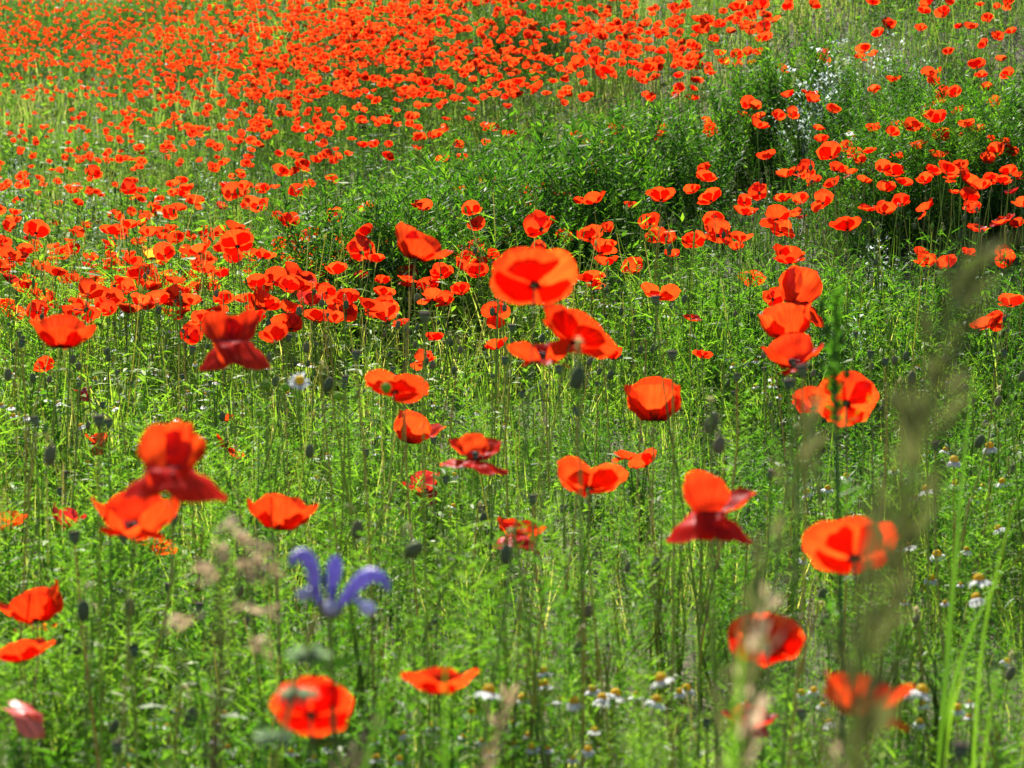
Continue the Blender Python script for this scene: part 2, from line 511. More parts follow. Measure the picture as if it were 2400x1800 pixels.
def t_leafy(rng, h, leaves, L, w, segs=2, elo=.1, ehi=.9):
    """weed shoot with narrow leaves up the stem"""
    ps = []
    x = rng.normal(0, .09, 2) * h
    P = bez(np.zeros(3), np.array([0, 0, h * .4]), np.array([x[0], x[1], h * .7]), np.array([x[0] * 1.4, x[1] * 1.4, h]), 5)
    ps.append(with_tint(tube(P[[0, 2, 4]], np.linspace(.0018, .0008, 3), 3), .6))
    for k in range(leaves):
        f = .08 + .92 * (k + .5) / leaves
        i = min(3, int(f * 4)); g = f * 4 - i
        b = P[i] * (1 - g) + P[i + 1] * g
        az = k * 2.4 + rng.uniform(-.6, .6); el = rng.uniform(elo, ehi)
        d = np.array([math.cos(az) * math.cos(el), math.sin(az) * math.cos(el), math.sin(el)])
        s = np.array([-math.sin(az), math.cos(az), 0]); s = s + rng.normal(0, .35, 3); s /= np.linalg.norm(s)
        LL = L * (1.1 - .55 * f) * rng.uniform(.7, 1.25)
        t = np.linspace(0, 1, segs + 1)
        C = b + np.outer(t * LL, d) + np.outer(-.3 * LL * t ** 2, [0, 0, 1])
        ps.append(with_tint(strip(C, w * rng.uniform(.7, 1.2), s, True), np.clip(rng.normal(.3 + .4 * f, .18), 0, 1)))
    return join(ps)


def scatter(temps, pos, scale, rng, tilt=.12, tint_jit=.18, zs=None, tint_add=None):
    """many copies of some templates joined into one mesh's arrays"""
    n = len(pos)
    which = rng.integers(0, len(temps), n)
    Vs, Ts, Xs, off = [], [], [], 0
    for k, tp in enumerate(temps):
        idx = np.nonzero(which == k)[0]
        if not len(idx):
            continue
        V0, T0, X0 = tp
        m = len(idx)
        a = rng.uniform(0, 2 * math.pi, m)
        c, s = np.cos(a)[:, None], np.sin(a)[:, None]
        sc = scale[idx][:, None]
        zsc = sc * (1 if zs is None else zs[idx][:, None])
        x = (V0[None, :, 0] * c - V0[None, :, 1] * s) * sc
        y = (V0[None, :, 0] * s + V0[None, :, 1] * c) * sc
        z = V0[None, :, 2] * zsc
        tx, ty = rng.normal(0, tilt, m)[:, None], rng.normal(0, tilt, m)[:, None]
        x = x + tx * z; y = y + ty * z
        V = np.stack([x + pos[idx, 0:1], y + pos[idx, 1:2], z + pos[idx, 2:3]], -1).reshape(-1, 3)
        T = (T0[None] + (np.arange(m) * len(V0))[:, None, None]).reshape(-1, 3) + off
        tj = rng.normal(0, tint_jit, m)
        if tint_add is not None:
            tj = tj + tint_add[idx]
        X = np.clip(X0[None] + tj[:, None], 0, 1).ravel()
        off += len(V)
        Vs.append(V); Ts.append(T); Xs.append(X)
    return np.concatenate(Vs), np.concatenate(Ts), np.concatenate(Xs)


def wedge(n, y0, y1, rng, power=1.0, margin=1.25, extra=.35):
    y = (y0 ** 2 + (y1 ** 2 - y0 ** 2) * rng.uniform(0, 1, n)) ** .5
    hw = .1765 * margin * y + extra
    x = rng.uniform(-1, 1, n) * hw
    return np.stack([x, y, ground(x, y)], -1)


def blobs(X, Y, s, seed):
    r = np.random.default_rng(seed)
    v = 0
    for k in range(5):
        a, b, c = r.normal(0, 1 / s, 2).tolist() + [r.uniform(0, 6.28)]
        v = v + np.sin(X * a * 2 + Y * b * 2 + c)
    return v / 2.2


def stuff(name, label, arr, mat, cat):
    o = link(name, make_mesh(name, arr[0], arr[1], tint=arr[2], smooth=False, mats=mat))
    o['kind'] = 'stuff'; o['label'] = label; o['category'] = cat
    return o


MOUNDS = [(1250, 10.3), (1460, 11.4), (1790, 12.0), (2330, 10.3), (2180, 10.0)]


def shade_gap(p):
    """grass stays short in front of the leafy mounds"""
    k = np.ones(len(p))
    for x, d in MOUNDS:
        c = pt(x, 400, d)
        q = ((p[:, 0] - c[0]) / .42) ** 2 + ((p[:, 1] - c[1] + .55) / .40) ** 2
        k *= 1 - .6 * np.exp(-q)
    return k


def build_greenery():
    rng = np.random.default_rng(21)
    # --- grass, three rings of detail
    g_near = [t_grass(rng, 9, .24, .0021, 3, .025) for _ in range(6)]
    g_mid = [t_grass(rng, 8, .26, .0034, 2, .05) for _ in range(5)]
    g_far = [t_grass(rng, 8, .30, .0095, 1, .14, .15, .65) for _ in range(5)]
    out = []
    def ring(tp, n, y0, y1, lo, hi, extra_tint=0.0, keep=None):
        p = wedge(n, y0, y1, rng)
        if keep is not None:
            p = p[keep(p)]
        sc = rng.uniform(lo, hi, len(p)) * np.clip(1 + .32 * blobs(p[:, 0], p[:, 1], 1.1, 5) + .18 * blobs(p[:, 0], p[:, 1], .3, 8), .68, 1.45) * np.interp(p[:, 1], [2.5, 4, 5.8, 6.6, 8, 9.5, 11, 14], [.62, .70, .85, 1.0, 1.2, 1.15, 1.05, 1.0]) * np.interp(p[:, 0] / p[:, 1], [-.03, .02], [.97, .78]) * shade_gap(p)
        ta = extra_tint - .16 * np.clip((p[:, 0] / p[:, 1] - .02) / .06, 0, 1) * (p[:, 1] > 8.5) + .20 * blobs(p[:, 0], p[:, 1], 1.3, 9) + .18 * blobs(p[:, 0], p[:, 1], .25, 17)
        return scatter(tp, p, np.clip(sc, .28, 1.4), rng, .14, .12, None, ta)
    out.append(ring(g_near, 2300, 2.6, 9.5, .5, 1.25))
    stuff('meadow_grass', 'bright green meadow grass growing between the near poppies', join(out), M_GRASS, 'grass')
    out = []
    out.append(ring(g_mid, 8000, 9.3, 21, .6, 1.25, -.03))
    out.append(ring(g_far, 8500, 20.5, 47, .7, 1.3, -.08))
    stuff('hillside_grass', 'olive green grass on the hillside under the poppy drift', join(out), M_HILL, 'grass')
    # --- feathery leaves
    f_near = [t_feather(rng, .27, 13, 7, .062, .0012) for _ in range(6)]
    f_mid = [t_feather(rng, .30, 10, 5, .075, .0016) for _ in range(4)]
    out = [ring(f_near, 1000, 2.6, 5.0, .7, 1.2), ring(f_near, 4900, 2.7, 9.0, .5, 1.25, keep=lambda p: blobs(p[:, 0], p[:, 1], .7, 31) > -.55),
           ring(f_mid, 2500, 8.8, 17, .6, 1.2)]
    stuff('feathery_foliage', 'feathery green mayweed leaves carpeting the ground', join(out), M_FERN, 'foliage')
    # --- broader weeds
    w_near = [t_leafy(rng, .22, 13, .064, .0044, 2) for _ in range(5)]
    w_mid = [t_leafy(rng, .34, 13, .08, .0075, 1) for _ in range(4)]
    w_far = [t_leafy(rng, .36, 9, .12, .014, 1) for _ in range(4)]
    out = [ring(w_near, 500, 2.6, 4.6, .6, 1.2), ring(w_near, 4200, 2.7, 9.0, .5, 1.3), ring(w_mid, 5800, 8.8, 21, .5, 1.15), ring(w_far, 4800, 20, 46, .6, 1.2)]
    stuff('weed_foliage', 'narrow leaved green weeds filling the meadow', join(out), M_BUSH, 'foliage')
    # --- dry and hairy flower stalks that stand up everywhere
    def t_stalk(rng, h):
        x = rng.normal(0, .1, 2) * h
        P = bez(np.zeros(3), np.array([0, 0, h * .4]), np.array([x[0], x[1], h * .7]), np.array([x[0] * 1.4, x[1] * 1.4, h]), 6)
        a = with_tint(tube(P[[0, 2, 4, 5]], np.linspace(.0013, .0009, 4), 3), .86)
        b = with_tint(hairs(P, .001, 46, .0045, rng, .0004), .95)
        e = lathe([(0.0005, -.010), (.0030, -.004), (.0032, .002), (.0004, .008)], 5)
        e = with_tint((e[0] + P[-1], e[1]), .45)
        return join([a, b, e])
    s_near = [t_stalk(rng, .36) for _ in range(6)]
    s_mid = [t_stalk(rng, .42) for _ in range(4)]
    out = [ring(s_near, 750, 3.2, 9.0, .7, 1.2), ring(s_mid, 1500, 8.8, 18, .7, 1.1)]
    stuff('meadow_stalks', 'thin hairy stalks standing among the meadow grass', join(out), M_GRASS, 'grass')


build_greenery()

# ------------------------------------------------------------------ poppies
def petal_geo(rng, psi, e0, e1, L=.5, nt=9, nv=13, ruff=.035, tw=0.0, edge=.05, notch=0.0, sheet=None):
    """one petal, flower axis +Z, petal points to +X. psi half-angle, e elevation base -> rim (degrees)"""
    ts = np.linspace(0, 1, 40)
    e = np.radians(e0 + (e1 - e0) * ts ** .9)
    r = np.concatenate([[0.03], .03 + np.cumsum(np.cos(e[1:]) * L / 39)])
    z = np.concatenate([[0.0], np.cumsum(np.sin(e[1:]) * L / 39)])
    v = np.linspace(-1, 1, nv); t = np.linspace(0, 1, nt) ** .85
    ph = rng.uniform(0, 6.28, 5)
    rim = 1 - .30 * np.abs(v) ** 2.8 - notch * np.exp(-(v / .12) ** 2)
    rim = rim + edge * (.6 * np.sin(5.3 * v + ph[0]) + .5 * np.sin(11 * v + ph[1]) + .3 * np.sin(19 * v + ph[2]))
    tt = t[:, None] * rim[None]
    rr = np.interp(tt, ts, r); zz = np.interp(tt, ts, z); ee = np.interp(tt, ts, e)
    pl = ruff * (tt ** 1.6) * (np.sin(9 * v + ph[3])[None] + .6 * np.sin(17 * v + ph[4])[None]) + tw * v[None] * tt * L
    pl = pl + ruff * .5 * np.sin(4 * tt * 3.1 + 3 * v[None] + ph[1])
    rr = np.maximum(rr - np.sin(ee) * pl, .012); zz = zz + np.cos(ee) * pl
    # narrow elevations would pinch the petal: widen the fan less when it stands up
    a = np.radians(psi) * v[None] * (np.ones_like(tt))
    V = np.stack([rr * np.cos(a), rr * np.sin(a), zz], -1)
    k = sheet if sheet is not None else float(np.clip((e1 - 35) / 60, 0, .45))
    if k > 0:
        al = tt * np.cos(a * .8)
        xs = np.interp(al, ts, r); zs = np.interp(al, ts, z); es = np.interp(al, ts, e)
        ac = tt * L * np.sin(a * .85) * .9
        curl = .5 * ac ** 2 / L * np.clip(np.sin(es), 0, 1)      # the sides come round a little
        S_ = np.stack([xs - np.sin(es) * pl - curl, ac, zs + np.cos(es) * pl], -1)
        V = V * (1 - k) + S_ * k
    bw = .55 if e1 < -30 else .22 if (sheet or 0) > .4 else 0.0
    if e1 < -30:
        V[..., 2] = V[..., 2] + .07
    V[..., 1] = V[..., 1] + bw * L * v[None] * (1 - t[:, None]) ** 1.2
    V = V.reshape(-1, 3)
    uv = np.stack([tt, np.broadcast_to(v[None] * .5 + .5, tt.shape)], -1).reshape(-1, 2)
    T = []
    for i in range(nt - 1):
        for j in range(nv - 1):
            q = i * nv + j
            T += [(q, q + 1, q + nv + 1), (q, q + nv + 1, q + nv)]
    return V, np.array(T), uv


def rotz(V, a):
    c, s = math.cos(a), math.sin(a)
    return np.stack([V[:, 0] * c - V[:, 1] * s, V[:, 0] * s + V[:, 1] * c, V[:, 2]], -1)


def flower_set(rng, spec, nt=9, nv=13, ruff=.035, mat=None, hero=False):
    """spec: list of (azimuth deg, e0, e1, psi, length). returns petal meshes"""
    ms = []
    for az, e0, e1, psi, L in spec:
        V, T, uv = petal_geo(rng, psi, e0, e1, .5 * L, nt, nv, ruff, rng.normal(0, .06), .03 + .02 * rng.random(), sheet=float(np.clip((e1 - 30) / 55, 0, .75)) if hero else None)
        ms.append(make_mesh('petal', rotz(V, math.radians(az)), T, uv, mats=mat or M_PETAL))
    return ms


def bowl(rng, open_=50, j=10):
    a = rng.uniform(0, 360)
    n = lambda s: rng.normal(0, s)
    o, i = open_ + n(6), open_ + 10 + n(6)
    return [(a + n(10), 6 + o * .12 + n(4), o + n(j), 92 + n(5), 1.06 + n(.06)), (a + 180 + n(10), 6 + o * .12 + n(4), o + n(j), 92 + n(5), 1.06 + n(.06)),
            (a + 90 + n(12), i * .35 + n(4), i + n(j), 74 + n(7), .96 + n(.08)), (a + 270 + n(12), i * .35 + n(4), i + n(j), 74 + n(7), .96 + n(.08))]


POD_V = lathe([(.003, -.01), (.03, 0), (.058, .05), (.064, .10), (.052, .135), (.068, .142), (.062, .155), (.004, .165)], 8)
M_POD_MESH = make_mesh('seed_pod', *POD_V, mats=M_POD)


def stamen_mesh():
    rng = np.random.default_rng(3)
    ps = []
    for k in range(34):
        a = rng.uniform(0, 6.28); el = rng.uniform(.35, 1.15); L = rng.uniform(.12, .19)
        d = np.array([math.cos(a) * math.cos(el), math.sin(a) * math.cos(el), math.sin(el)])
        b = d * .02; e = b + d * L
        s = np.cross(d, [0, 0, 1.0]); s /= np.linalg.norm(s)
        ps.append((np.array([b - s * .003, b + s * .003, e]), np.array([(0, 1, 2)])))
        u = np.cross(s, d)
        O = np.array([d, -d, s, -s, u, -u]) * .016 + e
        ps.append((O, np.array([(0, 2, 4), (0, 4, 3), (0, 3, 5), (0, 5, 2), (1, 4, 2), (1, 3, 4), (1, 5, 3), (1, 2, 5)])))
    return make_mesh('stamens', *join(ps), mats=M_STAMEN)


M_STAMEN_MESH = stamen_mesh()


def axis_rot(away, side, spin=0):
    return Matrix.Rotation(math.radians(side), 4, 'Y') @ Matrix.Rotation(math.radians(-away), 4, 'X') @ Matrix.Rotation(math.radians(spin), 4, 'Z')


def stem_path(P, axis, rng, n=9, lean=.07, wob=.02):
    """from the soil to P (world), arriving along axis"""
    gx = P[0] + rng.normal(0, lean); gy = P[1] + rng.normal(0, lean)
    B = np.array([gx, gy, float(ground(gx, gy)) - .012])
    h = P[2] - B[2]
    ax = np.asarray(axis) * h * .22
    C = bez(B, B + np.array([rng.normal(0, wob), rng.normal(0, wob), h * .4]), P - ax - np.array([0, 0, h * .16]), P, n)
    return B, C


def poppy(P, diam, meshes, rng, label, group=None, away=25, side=0, spin=0, hairy=False, name='poppy', lean=.06, pod=.8):
    P = np.asarray(P, float)
    rot = axis_rot(away, side, spin)
    axis = np.array(rot.to_3x3() @ Vector((0, 0, 1)))
    B, C = stem_path(P, axis, rng, 9, lean)
    r = root(name, label, 'poppy', B, group)
    rad = np.linspace(.0018, .0011, 9)
    st = link('stem', make_mesh('stem', *tube(C - B, rad, 5), mats=M_STEM), r)
    if hairy:
        link('stem_hairs', make_mesh('stem_hairs', *hairs(C - B, .0013, hairy, .0048, rng), smooth=False, mats=M_HAIR), st)['kind'] = 'stuff'
    hm = Matrix.Translation(Vector(P - B)) @ rot @ Matrix.Scale(diam, 4)
    for m in meshes:
        link('petal', m, r, mat=hm)
    if pod:
        pd = link('seed_pod', M_POD_MESH, r, mat=hm @ Matrix.Scale(pod, 4))
        link('stamens', M_STAMEN_MESH, pd)
    return r


def fit(meshes, away, side, spin):
    """how wide the tilted flower stands and where its middle lies, for unit size"""
    rot = np.array(axis_rot(away, side, spin).to_3x3())
    lo, hi = np.full(3, 9.0), np.full(3, -9.0)
    for m in meshes:
        V = np.empty(len(m.vertices) * 3, np.float32); m.vertices.foreach_get('co', V)
        V = V.reshape(-1, 3) @ rot.T
        lo = np.minimum(lo, V.min(0)); hi = np.maximum(hi, V.max(0))
    return hi[0] - lo[0], (lo + hi) / 2


def s_of(reg, x, y):
    ox, oy = {1: (0, 0), 2: (800, 0), 3: (1600, 0), 4: (0, 600), 5: (800, 600), 6: (1600, 600), 7: (0, 1200), 8: (800, 1200), 9: (1600, 1200)}[reg]
    return ox + x / 2.765, oy + y / 2.765


# each: photo x, y of the flower's middle, width, away tilt, side tilt, spin, petals, label, options
UPF = [(0, 10, 40, 84, 1), (180, 10, 40, 84, 1), (90, 30, 62, 76, 1), (270, 25, 52, 76, .95)]
HERO = [
    (148, 780, 150, 12, 4, 8, [(0, 10, 50, 82, 1.05), (180, 12, 52, 82, 1.0), (90, 35, 72, 78, 1.0), (270, 10, 40, 70, .8)], 'orange red cup shaped poppy beside two grey green seed pods'),
    (552, 800, 172, 6, -2, 0, [(52, 30, 66, 64, 1.15), (128, 30, 66, 64, 1.15), (218, -22, -66, 64, 1.1), (324, -16, -54, 68, 1.3)], 'butterfly shaped poppy with two raised and two drooping petals'),
    (405, 1085, 250, 8, 2, 0, [(92, 42, 74, 82, 1.12), (55, 50, 84, 40, 1.2), (208, -14, -58, 66, 1.15), (328, -10, -46, 74, 1.4)], 'large poppy with one raised petal and two long spread side petals'),
    (1252, 648, 206, 54, 2, 0, [(96, 16, 28, 96, 1.2), (184, 6, 26, 92, 1.06), (-8, 6, 30, 82, 1.1), (262, 0, -12, 42, 1.15)], 'tallest poppy, a broad translucent disc with one small petal hanging below'),
    (995, 567, 135, 10, 14, 0, [(150, 30, 70, 70, 1.2), (20, 10, 34, 78, 1.05), (90, 30, 66, 74, 1.0), (265, 15, 44, 70, .8)], 'poppy bowl with pointed raised left edge in front of the dark mound'),
    (1358, 775, 172, 26, 24, 0, [(180, 16, 38, 90, 1.15), (0, 6, 20, 86, 1.15), (90, 18, 34, 86, 1.08), (270, 12, 32, 86, 1.0)], 'poppy bowl leaning right just under the tallest poppy'),
    (1272, 826, 172, 22, -4, 0, [(175, 8, 34, 80, 1.05), (5, 8, 30, 80, 1.05), (90, 26, 58, 76, .95), (275, -10, -30, 70, .9)], 'open poppy half hidden behind the bowl that leans right'),
    (930, 905, 150, 34, 4, 12, [(170, 8, 28, 88, 1.08), (350, 4, 20, 88, 1.1), (90, 18, 34, 90, 1.1), (262, 0, -10, 66, .95)], 'open orange poppy with pale green buds in front of it'),
    (985, 1000, 122, 4, 16, 0, [(180, 40, 72, 84, 1.05), (20, 25, 44, 60, 1.25), (95, 45, 78, 72, 1.0), (275, 40, 74, 76, .98)], 'deep red half closed poppy with one pointed petal to the right'),
    (1111, 1065, 162, 2, 6, 0, [(60, 20, 40, 58, 1.12), (150, 16, 34, 52, 1.05), (212, -2, -24, 54, 1.1), (316, -6, -28, 52, 1.15), (104, 40, 56, 54, .92)], 'ragged poppy with narrow separate petals spread in all directions'),
    (985, 1143, 92, 6, -8, 0, [(0, 20, 62, 80, 1.0), (180, 10, 42, 80, 1.05), (90, 40, 76, 76, .95), (285, -30, -66, 34, .9)], 'small crimson poppy with one petal hanging beside its stem', 'dark'),
    (1389, 1118, 168, 34, 6, 0, [(178, 12, 42, 90, 1.12), (0, 10, 30, 88, 1.12), (88, 26, 50, 88, 1.1), (290, 4, 20, 74, .9)], 'wide orange red cup with pale pink sheen on its lower right petal'),
    (1530, 938, 134, 5, 0, 0, [(0, 22, 74, 84, 1.05), (180, 22, 72, 84, 1.05), (90, 40, 82, 78, 1.05), (270, 35, 76, 78, 1.0)], 'upright barrel shaped poppy cup crossed by thin pale stems'),
    (1880, 695, 108, 8, 24, 0, [(90, 50, 96, 70, 1.05), (200, 35, 80, 60, 1.0), (20, 10, -46, 44, 1.0), (320, -10, -40, 46, .85)], 'folded red poppy at the top of the clump of three'),
    (1838, 755, 128, 10, -10, 0, [(180, 20, 62, 80, 1.05), (10, 25, 70, 78, 1.05), (90, 40, 80, 76, 1.05), (270, 30, 62, 76, .9)], 'middle poppy of the clump of three beside the green spike'),
    (1858, 830, 150, 10, -6, 0, [(175, 14, 54, 82, 1.1), (20, 18, 34, 58, 1.1), (80, 40, 80, 76, 1.08), (265, -10, -20, 36, .85)], 'lowest poppy of the clump of three above the round seed pods'),
    (1985, 935, 150, 66, 12, 0, [(175, 4, 22, 74, 1.0), (0, 8, 26, 76, 1.05), (88, 8, 20, 60, .85), (272, 6, 22, 80, .98)], 'wide open poppy with black centre behind the upright green spike'),
    (1668, 1190, 216, 5, 2, 0, [(118, 44, 76, 70, 1.15), (26, 16, 34, 70, 1.3), (210, -14, -60, 74, 1.25), (330, -14, -56, 74, 1.25)], 'open poppy with raised orange petals over a flat dark red lower lip'),
    (1994, 1276, 230, 46, 4, 0, [(175, 4, 26, 84, 1.08), (0, 8, 36, 88, 1.08), (90, 20, 44, 88, 1.1), (270, 10, 34, 74, .9)], 'large bowl shaped poppy with dark inner shadow beside the brown grass'),
    (662, 1203, 172, 12, 4, 0, [(180, 12, 54, 82, 1.05), (0, 12, 50, 82, 1.08), (90, 30, 70, 78, 1.0), (270, 30, 62, 78, .9)], 'rounded red poppy cup behind blurred pinkish grass tufts'),
    (312, 1215, 205, 14, 2, 0, [(178, 12, 54, 80, 1.05), (0, 14, 60, 80, 1.05), (95, 35, 74, 64, .98), (272, -6, 10, 60, .8)], 'broad orange poppy with ruffled rim above two dark seed pods'),
    (358, 1272, 118, 30, 8, 0, [(180, 4, 24, 78, 1.0), (0, -4, 14, 70, 1.0), (90, 16, 36, 74, .9), (265, -10, -36, 56, .95)], 'smaller orange poppy tucked under the broad orange poppy'),
    (163, 1208, 84, 18, 20, 0, [(180, 20, 72, 66, 1.0), (10, 20, 60, 70, 1.1), (90, 30, 70, 60, 1.0), (270, 20, 50, 50, .8)], 'small red poppy split into two curled petals', 'dark'),
    (20, 1222, 92, 10, -4, 0, [(180, 14, 56, 82, 1.0), (0, 10, 44, 82, 1.1), (90, 30, 68, 78, 1.0), (270, 20, 56, 76, .85)], 'poppy cup next to the split red poppy with two curled petals'),
    (72, 1412, 150, 8, -10, 0, [(175, 14, 44, 86, 1.1), (15, 34, 62, 78, 1.2), (90, 32, 56, 84, 1.05), (270, 30, 58, 84, .95)], 'upper red poppy of the stacked trio with a rising pointed petal'),
    (88, 1470, 112, 20, 10, 0, [(180, 8, 30, 76, 1.0), (5, 10, 34, 80, 1.05), (90, 24, 52, 80, 1.0), (268, -6, -50, 76, 1.15)], 'middle orange poppy squeezed inside the stacked trio'),
    (52, 1522, 150, 8, -14, 0, [(178, 6, 26, 88, 1.1), (2, 6, 22, 84, 1.12), (90, 22, 40, 84, 1.0), (270, 18, 44, 86, 1.0)], 'lowest poppy of the stacked trio, a broad deep red bowl'),
    (55, 1690, 98, 0, 20, 0, [(335, 20, -62, 44, 1.4), (30, 30, -40, 30, 1.1)], 'faded pink poppy with a single long petal left drooping', 'pink'),
    (730, 1655, 196, 58, 0, 0, [(178, 8, 26, 80, 1.05), (2, 8, 26, 80, 1.05), (90, 10, 22, 84, 1.05), (270, 6, 22, 84, .98)], 'ruffled bright red poppy disc with furry seed whorl in front'),
    (1030, 1598, 185, 16, 2, 0, [(188, 10, 30, 78, 1.08), (2, 12, 46, 82, 1.12), (92, 28, 60, 80, .9), (262, 8, 22, 60, .7)], 'saddle shaped poppy crossed by a blurred dark leaf blade'),
    (1220, 1256, 128, 20, 4, 0, [(150, 25, 64, 68, 1.1), (20, 15, 36, 66, 1.1), (90, 32, 66, 78, 1.05), (250, -10, -56, 64, 1.15), (310, -15, -62, 46, 1.1)], 'ragged red poppy behind a nodding bud'),
    (1796, 1500, 182, 56, 10, 20, [(178, 4, 26, 82, 1.0), (2, 8, 30, 82, 1.05), (90, 10, 28, 80, 1.0), (270, 4, 20, 80, 1.0)], 'round red poppy veiled by blurred grey grass heads'),
    (1758, 1690, 140, 2, 8, 0, [(180, 8, 28, 78, 1.05), (0, 10, 42, 82, 1.05), (90, 24, 54, 78, .95), (270, 0, -34, 72, .9)], 'flat dark red poppy low beside white daisies', 'dark'),
    (2040, 1640, 212, 18, 6, 0, [(160, 25, 60, 78, 1.1), (18, 18, 44, 74, 1.18), (92, 32, 66, 82, 1.05), (310, 0, -40, 60, 1.0)], 'broad poppy with three fanned petals behind a brown grass stalk'),
    (192, 923, 44, 10, 0, 0, [(60, 20, 40, 50, 1.0), (150, 10, 20, 50, 1.0), (240, -40, -70, 50, 1.3), (310, -40, -75, 46, 1.3)], 'small crumpled crimson poppy hanging over white daisies', 'dark'),
    (226, 1040, 56, 14, -12, 0, [(180, 20, 60, 66, 1.1), (20, 20, 60, 60, .9), (90, 30, 60, 66, 1.0), (260, -40, -76, 44, 1.2)], 'small poppy with its front petal hanging straight down'),
    (540, 1046, 68, 24, 16, 0, [(175, 14, 50, 70, 1.05), (5, -8, -10, 60, 1.1), (90, 20, 46, 70, .9), (270, -10, -20, 56, .8)], 'small crumpled poppy near the white daisies under tall feathery leaves'),
    (533, 979, 30, 12, 0, 0, [(180, 20, 66, 80, 1.0), (0, 20, 66, 80, 1.0), (90, 40, 72, 78, 1.0), (270, 30, 66, 78, 1.0)], 'tiny orange poppy next to a single hairy bud'),
    (356, 591, 47, 6, 0, 0, [(20, 30, 66, 66, 1.0), (160, 30, 66, 66, 1.0), (90, 40, 70, 50, .7), (270, 20, 50, 66, .7)], 'pale amber poppy standing out yellow among the reds', 'amber'),
    (458, 582, 74, 18, -18, 0, [(170, 10, 34, 70, 1.2), (20, 14, 44, 70, 1.0), (90, 24, 60, 74, 1.0), (275, 10, 34, 70, .8)], 'orange poppy with a pointed left petal near the amber poppy'),
    (555, 568, 80, 50, -14, 0, [(178, 8, 30, 82, 1.0), (2, 8, 30, 82, 1.0), (90, 14, 36, 82, 1.0), (270, 6, 20, 78, 1.0)], 'red poppy disc with white edged folds near the amber poppy'),
    (618, 594, 62, 20, 10, 0, [(180, 8, 36, 80, 1.0), (0, 8, 30, 80, 1.0), (90, 24, 58, 78, 1.0), (270, 10, 40, 78, .8)], 'pale orange poppy tucked beside the red disc with white edged folds'),
    (1549, 683, 95, 30, 8, 0, [(178, 6, 30, 82, 1.05), (0, 6, 22, 82, 1.1), (90, 18, 40, 80, .9), (280, -6, -14, 60, .9)], 'wide orange poppy behind a dark round seed pod'),
]

